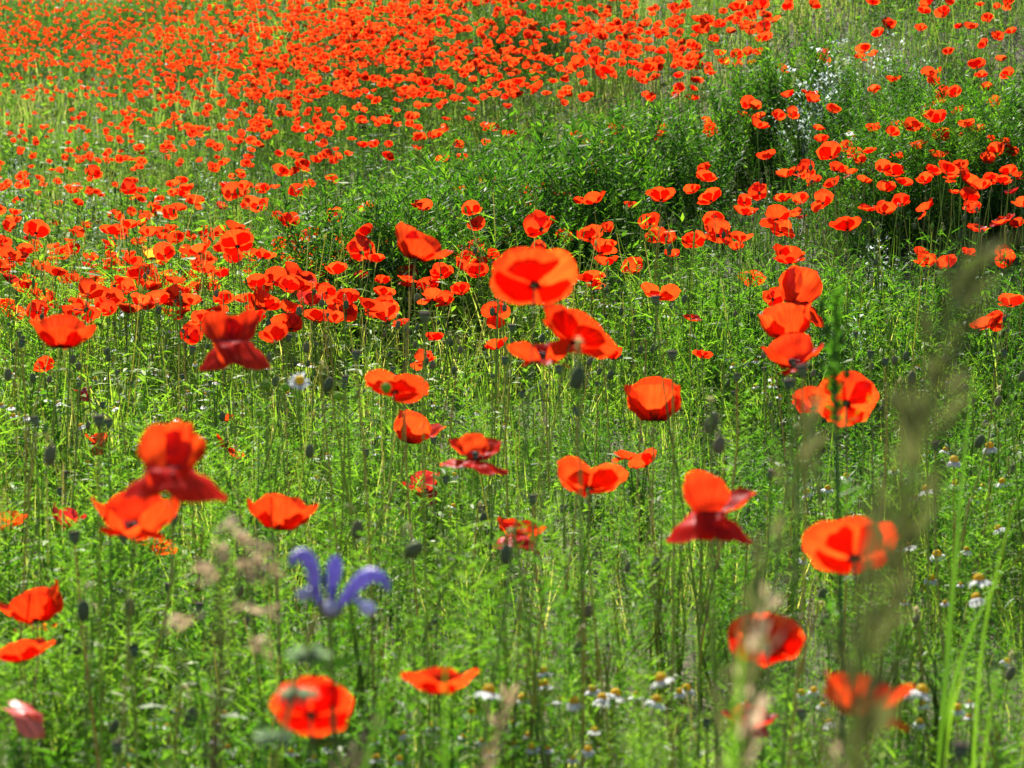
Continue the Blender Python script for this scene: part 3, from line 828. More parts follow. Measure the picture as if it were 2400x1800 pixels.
LIST = {
    1: '80,1420,95 240,1480,170 205,1540,100 230,1590,90 360,1455,60 510,1495,80 340,1605,90 460,1560,80 750,1395,105 845,1375,70 930,1395,80 1005,1355,100 1095,1390,75 830,1480,75 910,1450,80 710,1515,60 795,1530,50 700,1565,80 900,1560,100 965,1530,60 1050,1530,80 1235,1525,80 1340,1515,110 1800,1395,80 1910,1555,95 2025,1620,80 1815,1605,60 2190,1555,60 585,1650,90 720,1600,80 720,1650,100 15,1580,50 100,1655,170 1610,1320,100 885,1280,85 500,1325,70 785,1245,75 1440,1330,80 1265,1310,120 1700,1220,100 1610,1210,60 2005,1190,85 1885,1115,80 1810,1085,90 1960,1060,100 2050,1030,80 1555,1130,60 1465,1200,85 1385,1080,80 1440,1070,70 1120,1190,90 1185,1250,100 1180,1165,80 610,1115,110 455,1105,70 500,1220,70 250,1165,70 140,1140,80',
    2: '855,650,80 840,720,65 1265,565,80 1150,525,90 1170,565,50 620,860,110 575,890,50 495,955,80 760,930,80 950,840,65 940,930,65 1070,875,75 655,1025,90 775,1035,60 1525,890,75 1580,940,60 1725,930,85 1780,830,105 1845,985,95 2065,890,75 2080,835,80 1615,1115,70 950,1160,105 765,1250,75 1075,1240,75 1065,1305,95 1215,1270,130 1240,1225,75 1150,1320,90 1190,1320,80 1345,1215,50 1430,1265,125 1510,1205,80 1620,1280,180 1545,1320,70 2070,1260,190 1875,1325,90 165,1365,70 450,1355,80 520,1360,65 575,1425,85 690,1370,105 800,1400,120 720,1430,90 790,1430,80 680,1470,90 740,1510,80 850,1375,60 1270,1450,180 1350,1455,60 1075,1500,125 1610,1510,170 1720,1470,90 1990,1430,140 2110,1540,130 1710,1590,150 1700,1630,170 1440,1550,70 870,1595,110 290,1590,120 125,1610,180 30,1570,80 975,1640,100 750,1640,150 2140,1640,90 1530,410,110 1470,450,80 1640,390,85 1720,450,120 1680,480,80 1990,440,110 1880,255,70 2050,245,70 1740,190,80 1960,170,60 1900,120,50 1420,50,70 1490,80,55 1550,65,55 1610,60,60 2165,120,60 2065,330,90 1910,320,90 1850,300,80 1940,510,60 1350,410,70 1200,435,60 1260,440,80',
    3: '510,25,110 350,35,120 265,75,60 430,70,90 450,110,70 590,130,90 435,160,80 520,170,100 510,240,80 690,15,60 680,60,60 855,20,80 1230,30,65 1580,10,90 1565,65,80 1680,75,100 1720,20,70 1930,40,75 2040,50,75 2110,20,80 1975,130,60 2130,215,70 2040,230,80 1865,185,75 1785,185,40 1545,175,80 1340,150,90 1270,225,40 910,350,90 920,390,80 1180,330,70 1150,370,90 1240,360,50 1960,300,65 1720,350,75 2065,395,65 1905,435,70 1930,480,90 2100,470,90 660,445,85 350,350,90 240,355,70 160,150,100 100,120,90 240,150,80 310,130,60 110,190,100 80,240,70 90,320,60 95,370,90 105,420,80 35,440,70 165,445,60 185,485,65 90,530,60 60,580,60 60,630,90 1365,510,115 1640,465,80 1600,490,60 1640,535,75 1240,575,80 825,600,105 845,655,80 685,630,80 1680,600,90 1770,610,75 1660,665,90 2015,655,95 1970,560,90 1780,710,85 1585,715,100 970,720,75 425,680,80 470,700,80 400,735,85 490,750,85 615,765,80 705,740,65 485,830,60 160,780,90 180,840,100 885,825,85 900,895,95 1390,800,85 1490,825,70 1580,820,90 1670,775,80 1610,770,60 1245,845,80 1350,870,60 1680,895,80 1775,865,90 1840,820,70 1900,855,50 945,975,165 1060,945,90 1110,990,100 1150,1030,85 1210,975,95 1525,940,115 1660,1010,130 1385,1005,90 2005,900,85 2075,920,90 1975,1020,100 2040,995,70 2110,990,80 1010,1080,120 1085,1125,95 1180,1160,100 1295,1100,70 1370,1100,130 1620,1120,80 1565,1155,115 1710,1115,70 1740,1155,110 1805,1085,80 1860,1145,120 2000,1155,100 2080,1165,110 2110,1100,120 2170,1135,90 1320,1205,120 1430,1200,80 1760,1240,90 1940,1225,80 2130,1235,90 545,1030,65 670,1115,140 760,1130,90 800,1095,120 850,1170,100 140,1080,90 135,1130,85 150,1170,80 60,1225,110 170,1270,155 490,1240,130 980,1205,70 650,1280,130 400,1300,90 410,1365,160 600,1400,200 740,1380,130 905,1300,145 1205,1345,140 1310,1345,150 1415,1295,120 1565,1355,115 770,1310,60 1840,1295,70 1870,1365,65 1055,1450,205 1910,1475,140 2070,1425,150 2165,1440,90 200,1430,140 235,1500,170 640,1480,160 70,1550,150 350,1590,100 690,1640,200 1570,1640,140 1850,1630,90 2080,1640,130 2200,1340,60',
    4: '100,25,120 60,80,130 150,180,140 80,150,120 320,80,105 360,130,60 590,60,120 480,140,120 620,130,140 740,30,120 590,10,100 760,110,60 850,90,90 920,40,120 960,150,160 1080,130,150 1050,40,90 1300,60,140 1290,130,140 1280,195,110 1380,190,100 1430,100,100 1340,110,80 1450,270,130 1110,250,130 700,280,70 280,310,170 1505,35,75 1650,15,120 1760,45,110 1830,40,80 1950,105,200 2105,105,120 1800,185,75 2010,270,170 1910,215,80 2120,230,120 2170,310,90 1740,285,200 1890,430,150 1790,450,150 1780,550,80 2050,430,50 1240,500,150 1180,370,85 1300,430,80 960,320,120 320,250,90 20,340,50 1600,300,80 280,700,100 800,230,80 1020,310,80 570,250,80 220,240,90',
    5: '115,30,140 650,95,150 810,20,130 890,40,120 425,110,150 430,160,130 880,120,80 270,150,110 280,230,140 290,310,150 35,310,80 45,360,130 580,260,180 670,275,120 770,210,125 1000,380,185 385,430,110 605,520,110 1000,565,150 530,670,160 1750,630,140 1620,130,180 1720,30,150 1880,60,150 1840,1295,90 1950,1310,100 130,120,90 200,30,80',
    6: '450,145,180 690,10,200 590,265,140 1570,25,150 1710,35,130 2090,15,130 2130,285,170 1960,430,200 2030,420,100 130,635,130 60,400,110 840,990,80',
}


def zone(x, y, d):
    if x > 1560 and y < 320:
        k = 'around the silvery plant' if x < 2080 and y < 200 else 'on the dark weedy bank' if x > 1950 else 'on the grassy slope below the silvery plant'
        if x < 1760 and y < 130:
            k = 'in the knot left of the dark weeds'
        return 'small red poppy ' + k, 'poppies over the weedy bank'
    if x > 1500 and y < 660:
        k = 'in the band under the dark weeds' if x > 1930 and y < 460 else 'in the heap of poppies under the band' if x < 1900 and y > 430 else 'in the loose row at the bank foot'
        return 'open red poppy ' + k, 'poppies along the foot of the bank'
    if x > 1500:
        return 'lone red poppy low in the weeds', 'poppies low in the weeds'
    if x > 800 and 290 < y < 530:
        return 'small red poppy against the dark leafy mounds', 'poppies against the leafy mounds'
    if x > 800 and y <= 290:
        return 'small red poppy behind the leafy mounds', 'poppies behind the leafy mounds'
    if y < 530:
        return 'small red poppy on the silvery slope', 'poppies on the slope beside the mounds'
    if x > 800:
        return 'open red poppy ' + ('in the cluster below the mounds' if y < 690 else 'low behind the tall foreground poppies'), 'poppies below the leafy mounds'
    return 'open red poppy ' + ('near the amber poppy' if 250 < x < 700 and y < 640 else 'in the thick drift behind the daisies'), 'poppies in the thick drift behind the daisies'


ANCHORS = []


def beside(x, y, reach=150):
    """the named flower a small thing stands next to, if any"""
    best = None
    for ax, ay, aw, nm in ANCHORS:
        q = math.hypot(ax - x, ay - y)
        if q < reach + aw * .3 and (best is None or q < best[0]):
            best = (q, nm)
    return best[1] if best else None


SHORT = {}
for _h in HERO:
    SHORT[_h[7]] = None
_names = ['cup poppy with grey pods', 'butterfly shaped poppy', 'large spread poppy', 'tallest poppy', 'pointed poppy bowl', 'right leaning poppy bowl', None, 'orange poppy with pale buds', 'half closed red poppy',
          'ragged narrow petalled poppy', 'small crimson poppy', 'wide pink sheened cup', 'barrel shaped poppy', None, None, 'clump of three poppies', 'black centred poppy', 'flat lipped poppy', 'large bowl shaped poppy', 'rounded red cup',
          'broad ruffled orange poppy', None, 'split curled poppy', None, 'stacked poppy trio', None, None, 'single petalled pink poppy', 'ruffled red disc poppy', 'saddle shaped poppy', 'ragged red poppy', 'round veiled poppy', 'flat dark poppy', 'fanned broad poppy',
          'crumpled crimson poppy']
for _h, _n in zip(HERO, _names):
    if _n:
        ANCHORS.append((_h[0], _h[1], _h[2], _n))


def build_poppies():
    rng = np.random.default_rng(5)
    n_ind = 0
    for h in HERO:
        x, y, w, away, side, spin, spec, label = h[:8]
        opt = h[8] if len(h) > 8 else None
        mat = {'dark': M_DARKPETAL, 'amber': M_AMBER, 'pink': M_PINK}.get(opt, M_PETAL)
        big = w > 85
        r = place(x, y, w, .040 if opt == 'pink' else .058 if y > 1600 else .086 - .019 * min(max((y - 1250) / 300, 0), 1) if big else (.076 if w > 56 else .056), .12, .80)
        if r is None:
            continue
        P, d = r
        diam = w * d / FPX / 1.0
        spec = [(a_, b_, c_ + (14 if c_ > 20 else 0), p_ + 6, l_ * (1.08 if 60 < a_ < 120 else 1)) for a_, b_, c_, p_, l_ in spec]
        ms = flower_set(rng, spec, 11 if big else 9, 17 if big else 13, .022, mat, True)
        # the measured spot is the flower's middle, the stem meets it lower down
        ww, mid = fit(ms, away, side, spin)
        diam = diam / ww
        poppy(P - mid * diam, diam, ms, rng, label, None, away, side, spin, 170 if d < 7.5 else 0, pod=.45 if min(q[2] for q in spec) < -30 else .8)
        n_ind += 1
    # shared flower forms for the middle distance
    forms = []; looks = []
    for k in range(22):
        fr = np.random.default_rng(100 + k)
        op = fr.choice([38, 50, 58, 66, 76])
        sp = bowl(fr, op)
        if k % 5 == 4:      # one petal dropped down
            i = fr.integers(0, 4); a = sp[i]; sp[i] = (a[0], -10, -30, 60, a[4])
        forms.append(flower_set(fr, sp, 8, 11, .03, M_DARKPETAL if k == 21 else M_PETAL))
        looks.append('dark crimson' if k == 21 else 'one petal dropped' if k % 5 == 4 else 'wide open' if op < 45 else 'bowl shaped' if op < 60 else 'deep cupped')
    items = []
    for reg, s in LIST.items():
        for q in s.split():
            x, y, w = [float(v) for v in q.split(',')]
            X, Y = s_of(reg, x, y)
            items.append((X, Y, w / 2.765))
    items.sort(key=lambda q: -q[2])
    rest = []
    for k, (x, y, w) in enumerate(items):
        if n_ind >= 318:
            rest.append((x, y, w)); continue
        dm = .066 if w < 34 else .074 if w < 60 else .082
        r = place(x, y, w, dm * rng.uniform(.94, 1.06))
        if r is None:
            continue
        P, d = r
        diam = min(max(w * d / FPX, .045), .10) * 1.04
        fi = int(rng.integers(0, 21)) if rng.random() > .03 else 21
        f = forms[fi]
        lb, gp = zone(x, y, d)
        gap = min(math.hypot(x - q[0], (y - q[1]) * 1.3) / (w + q[2]) for q in items if q[0] != x or q[1] != y)
        aw, sd, sn = float(np.clip(rng.normal(26, 20), -10, 72)), float(rng.normal(0, 15)), float(rng.uniform(0, 360))
        ww, mid = fit(f, aw, sd, sn)
        diam = diam / ww
        look = looks[fi]
        if look == 'one petal dropped':
            look, lb = '', lb.replace(' poppy ', ' poppy with one petal dropped ', 1)
        lb = lb.replace('open red', (look + ' red').strip(), 1).replace('small red', ('small ' + look + ' red').replace('  ', ' '), 1).replace('lone red', ('lone ' + look + ' red').replace('  ', ' '), 1).replace('crimson red', 'crimson')
        if gap < .55:
            lb = lb.replace(' poppy', ' poppy overlapping its neighbour', 1)
        elif gap > 1.15 and 'lone' not in lb:
            lb = 'solitary ' + lb
        elif abs(sd) > 16:
            lb = 'leaning ' + lb
        if len(lb.split()) > 16:
            lb = lb.replace(' overlapping its neighbour', '')
        poppy(P - mid * diam, diam, f, rng, lb, gp, aw, sd, sn, 60 if d < 8 else 0, lean=.05)
        n_ind += 1
    # --- the far drift nobody could count
    cells = [
        [60, 44, 56, 56, 50, 42, 22, 24, 10], [52, 52, 52, 46, 42, 36, 22, 22, 6], [26, 46, 46, 42, 34, 26, 14, 8, 0],
        [14, 34, 36, 32, 22, 8, 2, 0, 0], [22, 28, 26, 18, 8, 1, 0, 0, 0], [18, 16, 12, 8, 1, 0, 0, 0, 0],
        [9, 8, 6, 3, 0, 1, 1, 1, 1, 1, 1, 1], [6, 5, 6, 4, 2, 2, 2, 2, 2, 1, 1, 1], [16, 16, 18, 12, 7, 4, 2, 2, 1, 1, 1, 1], [12, 13, 14, 9, 5, 2, 1, 1, 0, 0, 0, 1]]
    pts = [(x, y) for x, y, w in rest]
    for i, row in enumerate(cells):
        for j, n in enumerate(row):
            for _ in range(int(n * (3.4 if i < 2 and j < 5 else 2.1 if i < 3 else 1.3 if i < 5 else .9))):
                pts.append((j * 200 + rng.uniform(-10, 210), i * 75 + rng.uniform(-8, 83)) + ((1,) if i > 7 else ()))
    for _ in range(900):       # the drift goes on beyond the picture's edges
        pts.append((rng.uniform(-420, 1500), rng.uniform(-60, 2)))
    for _ in range(500):
        pts.append((rng.uniform(-420, -5), rng.uniform(0, 420)))
    fl = []
    tp = []
    for k in range(14):
        fr = np.random.default_rng(300 + k)
        gt, gv = (3, 5) if k < 8 else (6, 9)
        ps = []; uvs = []
        for az, e0, e1, psi, L in bowl(fr, fr.choice([40, 52, 62, 70])):
            V, T, uv = petal_geo(fr, psi, e0, e1, .5 * L, gt, gv, .03, 0, .04)
            V = rotz(V, math.radians(az))
            ps.append((V, T)); uvs.append(uv)
        a = join(ps); tp.append((a[0], a[1], np.concatenate(uvs)))
    Vs, Ts, Us, Xs, off = [], [], [], [], 0
    Sv, St, so = [], [], 0
    for q in pts:
        x, y = q[:2]
        r = drop(x, y, rng.uniform(.22, .42) if len(q) > 2 else rng.uniform(.30, .52))
        if r is None:
            continue
        P, d = r
        V, T, U = tp[int(rng.integers(0, 8) if d > 13 else rng.integers(8, 14))]
        rot = np.array(axis_rot(float(np.clip(rng.normal(32, 16), 0, 72)), float(rng.normal(0, 15)), float(rng.uniform(0, 360))).to_3x3())
        dm = rng.uniform(.040, .060) if d > 18 else rng.uniform(.044, .066) if d > 12 else rng.uniform(.056, .082)
        Vs.append(V @ rot.T * dm + P); Ts.append(T + off); Us.append(U); off += len(V); Xs.append(np.full(len(V), rng.random()))
        g = np.array([P[0] + rng.normal(0, .03), P[1] + rng.normal(0, .03), 0]); g[2] = float(ground(g[0], g[1])) - .01
        tv, tt = tube(np.array([g, (g + P) / 2 + [0, 0, .02], P]), .0013, 3)
        Sv.append(tv); St.append(tt + so); so += len(tv)
    o = link('poppy_drift', make_mesh('poppy_drift', np.concatenate(Vs), np.concatenate(Ts), np.concatenate(Us), tint=np.concatenate(Xs), mats=M_PETAL_FAR))
    o['kind'] = 'stuff'; o['label'] = 'dense drift of countless distant red poppies covering the hillside'; o['category'] = 'poppies'
    s = link('poppy_drift_stems', make_mesh('poppy_drift_stems', np.concatenate(Sv), np.concatenate(St), mats=M_STEM))
    s.parent = o; s['kind'] = 'stuff'


build_poppies()

# ------------------------------------------------------------------ leafy mounds and feathery plants
def grow(P, name, label, cat, temps, n, rad, rng, smin, smax, mat, group=None, tint=0.0, stem_h=.4, dome=.55):
    """a plant or bush: shoots rising from one spot, foliage as one mass under its own root"""
    P = np.asarray(P, float)
    r = root(name, label, cat, P, group)
    a = rng.uniform(0, 6.28, n); q = np.sqrt(rng.uniform(0, 1, n)) * rad
    x, y = q * np.cos(a), q * np.sin(a)
    z = ground(P[0] + x, P[1] + y) - P[2] - .01
    sc = rng.uniform(smin, smax, n) * (1 - dome * (q / max(rad, 1e-6)) ** 2)
    arr = scatter(temps, np.stack([x, y, z], -1), sc, rng, .13, .14, None, np.full(n, tint))
    fo = link('foliage', make_mesh('foliage', *arr[:2], tint=arr[2], smooth=False, mats=mat), r)
    fo['kind'] = 'stuff'
    ps = []
    for k in range(min(n, 14)):
        B = np.array([x[k], y[k], z[k]])
        ps.append(tube(np.array([B, B + [rng.normal(0, .01), rng.normal(0, .01), stem_h * sc[k] * .5], B + [rng.normal(0, .025), rng.normal(0, .025), stem_h * sc[k]]]), [.0028, .0022, .0012], 4))
    link('stems', make_mesh('stems', *join(ps), mats=M_STEM), r)['kind'] = 'stuff'
    return r


def on_ground(px, py, d):
    p = pt(px, py, d)
    return np.array([p[0], p[1], float(ground(p[0], p[1]))]), p[2] - float(ground(p[0], p[1]))


def build_bushes():
    rng = np.random.default_rng(77)
    shoot = [t_leafy(rng, 1.0, 62, .13, .0086, 1, .35, 1.25) for _ in range(6)]
    shoot2 = [t_feather(rng, 1.0, 30, 5, .17, .003) for _ in range(2)]
    # photo x, y of the top, distance, radius, label
    B = [
        (1250, 235, 10.3, .42, 'broad bright green leafy mound with deep shade on its front'),
        (1090, 330, 9.7, .34, 'leafy mound sloping down from the broad bright mound'),
        (810, 380, 9.0, .36, 'rounded green mound at the edge of the poppy slope'),
        (930, 425, 8.9, .30, 'dark low mound next to the rounded green mound'),
        (1460, 205, 11.4, .42, 'tall leafy mound under the thick band of poppies'),
        (1790, 70, 12.0, .40, 'dark upright weed clump under the silvery plant'),
        (2090, 130, 11.4, .46, 'green weed clump on the bank next to the silvery plant'),
        (2340, 150, 10.6, .58, 'large dark weed clump with poppies rising out of it'),
        (2190, 225, 10.2, .42, 'shaded weed clump at the foot of the large dark clump'),
        (1215, -10, 18.0, .40, 'dark green bush among the dense poppies'),
        (190, 5, 38.0, .9, 'small dark bush far up the red hillside'),
        (8, 5, 40.0, .9, 'dark bush at the far end of the red hillside'),
    ]
    for x, y, d, rad, lb in B:
        P, h = on_ground(x, y, d)
        h = min(max(h, .35), .95)
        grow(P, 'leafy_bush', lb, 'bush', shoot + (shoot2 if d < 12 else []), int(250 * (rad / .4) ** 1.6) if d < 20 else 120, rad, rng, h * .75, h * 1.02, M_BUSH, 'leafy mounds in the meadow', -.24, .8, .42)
    # feathery plants one can tell apart
    fe = [t_feather(rng, 1.0, 44, 10, .16, .0024) for _ in range(4)]
    F = [
        (774, 735, 5.6, .012, 'upright feathery plant behind the butterfly shaped poppy'), (1096, 725, 5.8, .012, 'slim feathery plant left of the leaning poppy pair'),
        (307, 950, 4.6, .03, 'tall feathery plant behind the small crumpled crimson poppy'), (184, 1050, 4.3, .03, 'bushy feathery plant below the round seed pods'),
        (829, 1085, 3.5, .03, 'bright feathery plant near the small crimson poppy'), (1229, 1040, 3.3, .03, 'dark blurred feathery plant right of the ragged poppy'),
        (30, 1290, 3.2, .05, 'feathery plant above the stacked poppy trio'), (1118, 1290, 3.7, .02, 'feathery plant behind the ragged red poppy and its bud'),
        (1411, 1220, 3.8, .03, 'feathery plant under the wide orange red cup'), (2080, 1230, 3.9, .03, 'feathery plant right of the large bowl shaped poppy'),
        (620, 1180, 4.0, .03, 'feathery plant beside the rounded red poppy cup'), (480, 1010, 4.6, .03, 'feathery plant near the tiny orange poppy'),
        (1690, 860, 4.8, .03, 'feathery plant left of the clump of three poppies'), (1560, 1040, 4.4, .03, 'feathery plant below the barrel shaped poppy cup'),
        (2380, 1400, 3.4, .04, 'dark feathery plant beside the tall green blade'), (600, 870, 5.0, .03, 'feathery plant carrying the big blurred daisy'),
    ]
    for x, y, d, rad, lb in F:
        P, h = on_ground(x, y, d)
        h = min(max(h, .18), .75)
        grow(P, 'feathery_plant', lb, 'plant', fe, 3 if rad < .02 else 6, rad, rng, h * .8, h * 1.0, M_FERN, None, 0.0, .8, .3)
    for k in range(46):
        x = rng.uniform(0, 2400); y = rng.uniform(860, 1640)
        r_ = drop(x, y, rng.uniform(.20, .30))
        if r_ is None or r_[1] < 3.0:
            continue
        P = np.array([r_[0][0], r_[0][1], float(ground(r_[0][0], r_[0][1]))])
        an = beside(x, y, 260)
        grow(P, 'feathery_plant', 'bushy feathery green plant ' + (('near the ' + an) if an else 'in the open weeds'), 'plant', fe, int(rng.integers(5, 9)), rng.uniform(.03, .06), rng, .20, .33, M_FERN,
             'bushy feathery plants in the foreground', rng.choice([-.3, -.15, .1]), .8, .3)
    # silvery plants with pale bluish flowers
    def t_silver(rng):
        ps = [t_leafy(rng, 1.0, 14, .11, .006, 1, .4, 1.2)]
        for k in range(26):
            f = rng.uniform(.45, 1.02); p = np.array([rng.normal(0, .05), rng.normal(0, .05), f])
            s = .0115 * rng.uniform(.6, 1.2)
            V = p + rng.normal(0, 1, (6, 3)) * s
            ps.append((V, np.array([(0, 1, 2), (3, 4, 5)]), np.full(6, rng.uniform(.6, 1))))
        return join(ps)
    si = [t_silver(rng) for _ in range(4)]
    S = [((950, 190), 11.6, 'tall silvery plant with pale blue flowers beside the two stacked poppies'), ((800, 300), 11.4, 'bushy silvery plant overhanging the dark weed clump'),
         ((1010, 150), 11.9, None), ((1130, 80), 12.3, None), ((1280, 90), 12.2, None), ((1520, 120), 11.9, None), ((735, 560), 10.0, None), ((1240, 820), 8.9, None), ((1320, 900), 8.7, None), ((1150, 1250), 7.6, None), ((1010, 1270), 7.6, None)]
    for (x, y), d, lb in S:
        X, Y = s_of(3, x, y)
        P, h = on_ground(X, Y, d)
        h = min(max(h, .25), .75 if y < 400 else .34)
        grow(P, 'silvery_plant', lb or 'small silvery stem with pale flowers among the bank poppies', 'plant', si, 7 if lb else 3, .08 if lb else .04, rng, h * .7, h, M_SILVER,
             None if lb else 'silvery stems on the bank', 0, .7, .3)
    # pale flower haze on the left slope
    p = wedge(1500, 7.5, 19, rng)
    k = (p[:, 0] / p[:, 1] < -.03) & (blobs(p[:, 0], p[:, 1], 1.0, 55) > .45) & (p[:, 0] / p[:, 1] < -.08)
    p = p[k]
    arr = scatter(si, p, rng.uniform(.26, .40, len(p)), rng, .15, .1)
    stuff('silvery_weeds', 'silvery grey weeds with tiny pale flowers patching the poppy slope', arr, M_SILVER, 'weeds')


build_bushes()

# ------------------------------------------------------------------ nodding buds and seed pods
def bud_mesh(seed):
    rng = np.random.default_rng(seed)
    z = np.linspace(-.5, .5, 9)
    prof = np.stack([.29 * np.sqrt(np.maximum(1 - (np.abs(z) / .5) ** 2.2, .0004)) * (1 - .12 * z), z], -1)
    me = make_mesh('bud', *lathe(prof, 10), mats=M_BUD)
    n = 150
    zz = rng.uniform(-.46, .46, n); a = rng.uniform(0, 6.28, n)
    rr = np.interp(zz, prof[:, 1], prof[:, 0])
    o = np.stack([np.cos(a), np.sin(a), zz * .8], -1); s = np.stack([-np.sin(a), np.cos(a), 0 * a], -1) * .006
    b = np.stack([rr * np.cos(a), rr * np.sin(a), zz], -1)
    V = np.stack([b - s, b + s, b + o * rng.uniform(.07, .15, n)[:, None]], 1).reshape(-1, 3)
    return me, make_mesh('bud_hairs', V, np.arange(n * 3).reshape(-1, 3), smooth=False, mats=M_HAIR)


BUDS = [bud_mesh(k) for k in range(3)]
PODM = make_mesh('pod', *lathe([(.04, -.62), (.12, -.56), (.30, -.32), (.44, .0), (.46, .28), (.40, .42), (.06, .45)], 12), mats=M_POD)
CAPM = make_mesh('pod_cap', *lathe([(.40, .40), (.54, .44), (.53, .52), (.30, .57), (.05, .60)], 12), mats=M_CAP)


def nodding_bud(P, w, rng, label, group=None, hair=70, tilt=None):
    """w real width of the bud"""
    L = w / .58
    t = rng.uniform(0, 6.28); dv = np.array([math.cos(t), math.sin(t) * .6, 0])
    tl = abs(rng.normal(0, 14)) if tilt is None else tilt
    top = P + np.array([0, 0, L * .45])
    gx, gy = P[0] - dv[0] * w * 1.5 + rng.normal(0, .03), P[1] - dv[1] * w * 1.5 + rng.normal(0, .03)
    B = np.array([gx, gy, float(ground(gx, gy)) - .012])
    apex = top + np.array([-dv[0] * w * .9, -dv[1] * w * .9, w * rng.uniform(.9, 1.8)])
    C1 = bez(B, B + np.array([0, 0, (apex[2] - B[2]) * .5]), apex - np.array([dv[0], dv[1], 0]) * w * .8 - np.array([0, 0, w * 2.5]), apex - np.array([dv[0], dv[1], 0]) * w * .25 - np.array([0, 0, w * .2]), 8)
    C2 = bez(C1[-1], apex + np.array([0, 0, w * .35]), top + np.array([0, 0, w * .9]), top, 6)[1:]
    C = np.concatenate([C1, C2])
    r = root('poppy_bud', label, 'poppy bud', B, group)
    st = link('stem', make_mesh('stem', *tube(C - B, np.linspace(.0016, .0010, len(C)), 5), mats=M_STEM), r)
    if hair:
        link('stem_hairs', make_mesh('stem_hairs', *hairs(C - B, .0012, hair, .0046, rng), smooth=False, mats=M_HAIR), st)['kind'] = 'stuff'
    m = Matrix.Translation(Vector(P - B)) @ Matrix.Rotation(R(tl), 4, 'Y') @ Matrix.Rotation(rng.uniform(0, 6), 4, 'Z') @ Matrix.Scale(L, 4)
    bm, bh = BUDS[int(rng.integers(0, 3))]
    b = link('bud', bm, r, mat=m)
    link('bud_hairs', bh, b)['kind'] = 'stuff'
    return r


def seed_pod(P, w, rng, label, group=None, hair=60):
    B, C = stem_path(P - np.array([0, 0, w * .55]), np.array([rng.normal(0, .1), rng.normal(0, .1), 1]), rng, 8, .04)
    r = root('poppy_seed_pod', label, 'seed pod', B, group)
    st = link('stem', make_mesh('stem', *tube(C - B, np.linspace(.0018, .0013, 8), 5), mats=M_STEM), r)
    if hair:
        link('stem_hairs', make_mesh('stem_hairs', *hairs(C - B, .0014, hair, .0044, rng), smooth=False, mats=M_HAIR), st)['kind'] = 'stuff'
    m = Matrix.Translation(Vector(P - B)) @ Matrix.Rotation(rng.normal(0, .12), 4, 'Y') @ Matrix.Rotation(rng.normal(0, .12), 4, 'X') @ Matrix.Scale(w * .95, 4)
    p = link('pod', PODM, r, mat=m)
    link('pod_cap', CAPM, p)
    return r


POD_L = {4: '140,570,50 125,510,40 640,1075,85 705,1090,60 230,1075,65 1245,610,50 1870,535,50 665,970,45 390,1530,50 1180,785,35 185,650,28 1570,880,25 420,1420,50',
         5: '540,400,75 2035,290,60 95,650,70 25,805,55 1060,680,50 1105,470,50 2145,650,70 330,740,40 1410,740,60 1170,900,45 1525,1010,60 600,1200,50 675,1455,50 975,1400,50 160,1280,50 1240,1580,60 910,1645,50 1440,1640,55',
         6: '775,750,85 685,840,80 350,790,55 1310,690,55 1215,640,50 2085,635,50 570,1420,60 1640,1235,60 530,740,36 1120,510,34',
         7: '485,170,85 795,160,85 1125,50,70 1090,490,55 870,900,80 760,1530,85 1290,620,60', 9: '1795,1560,120 2010,280,50 155,1370,60 1390,680,50 770,1315,75'}
BUD_L = {4: '325,1290,80 2130,830,60 2005,1265,55 775,1165,40 1440,1040,40 450,770,25 600,770,25 1095,400,26 1830,370,26 1455,120,26 450,960,24 570,1095,30 1530,960,22 1185,105,26 235,120,22 1915,700,24',
         5: '1530,790,100 1890,500,30 1745,770,40 1710,395,30 285,505,28 265,395,28 435,490,26 315,635,28 425,290,28 150,880,26 690,550,26 1780,150,28 1690,200,24 630,430,24 10,1155,40 1745,160,26 1900,400,26',
         6: '190,1080,90 235,1225,75 1485,790,60 1380,930,60 800,1260,80 1925,1200,60 1960,1090,40 2045,940,45 570,970,34 1290,985,30 440,380,34 1390,435,26 1830,860,40 2200,780,50 2110,1080,30 2140,1375,30 1200,85,28 1170,115,26 1545,100,26',
         7: '840,620,70 500,880,60 540,640,90 620,730,60 740,1390,60 1235,1330,85 1550,500,60 1600,710,40 370,830,50',
         8: '105,115,75 465,245,90 715,310,60 1070,275,85 215,770,45 1535,880,60 1970,640,45 1605,640,55 1855,360,40 2040,340,60 920,40,45 610,700,40 580,770,30',
         9: '905,530,55 1255,710,75 1515,695,40 2125,1045,60 920,700,50'}


def where(x, y):
    if y < 500:
        return 'in front of the leafy mounds' if x < 1500 else 'under the poppies of the bank'
    if x < 750:
        return 'at the foot of the thick poppy drift'
    if y < 680:
        return 'in the poppy cluster below the mounds' if x < 1500 else 'in the grass under the heaped poppies'
    return 'in the open green grass right of the daisies' if x > 1500 else 'in the weeds behind the tall poppies'


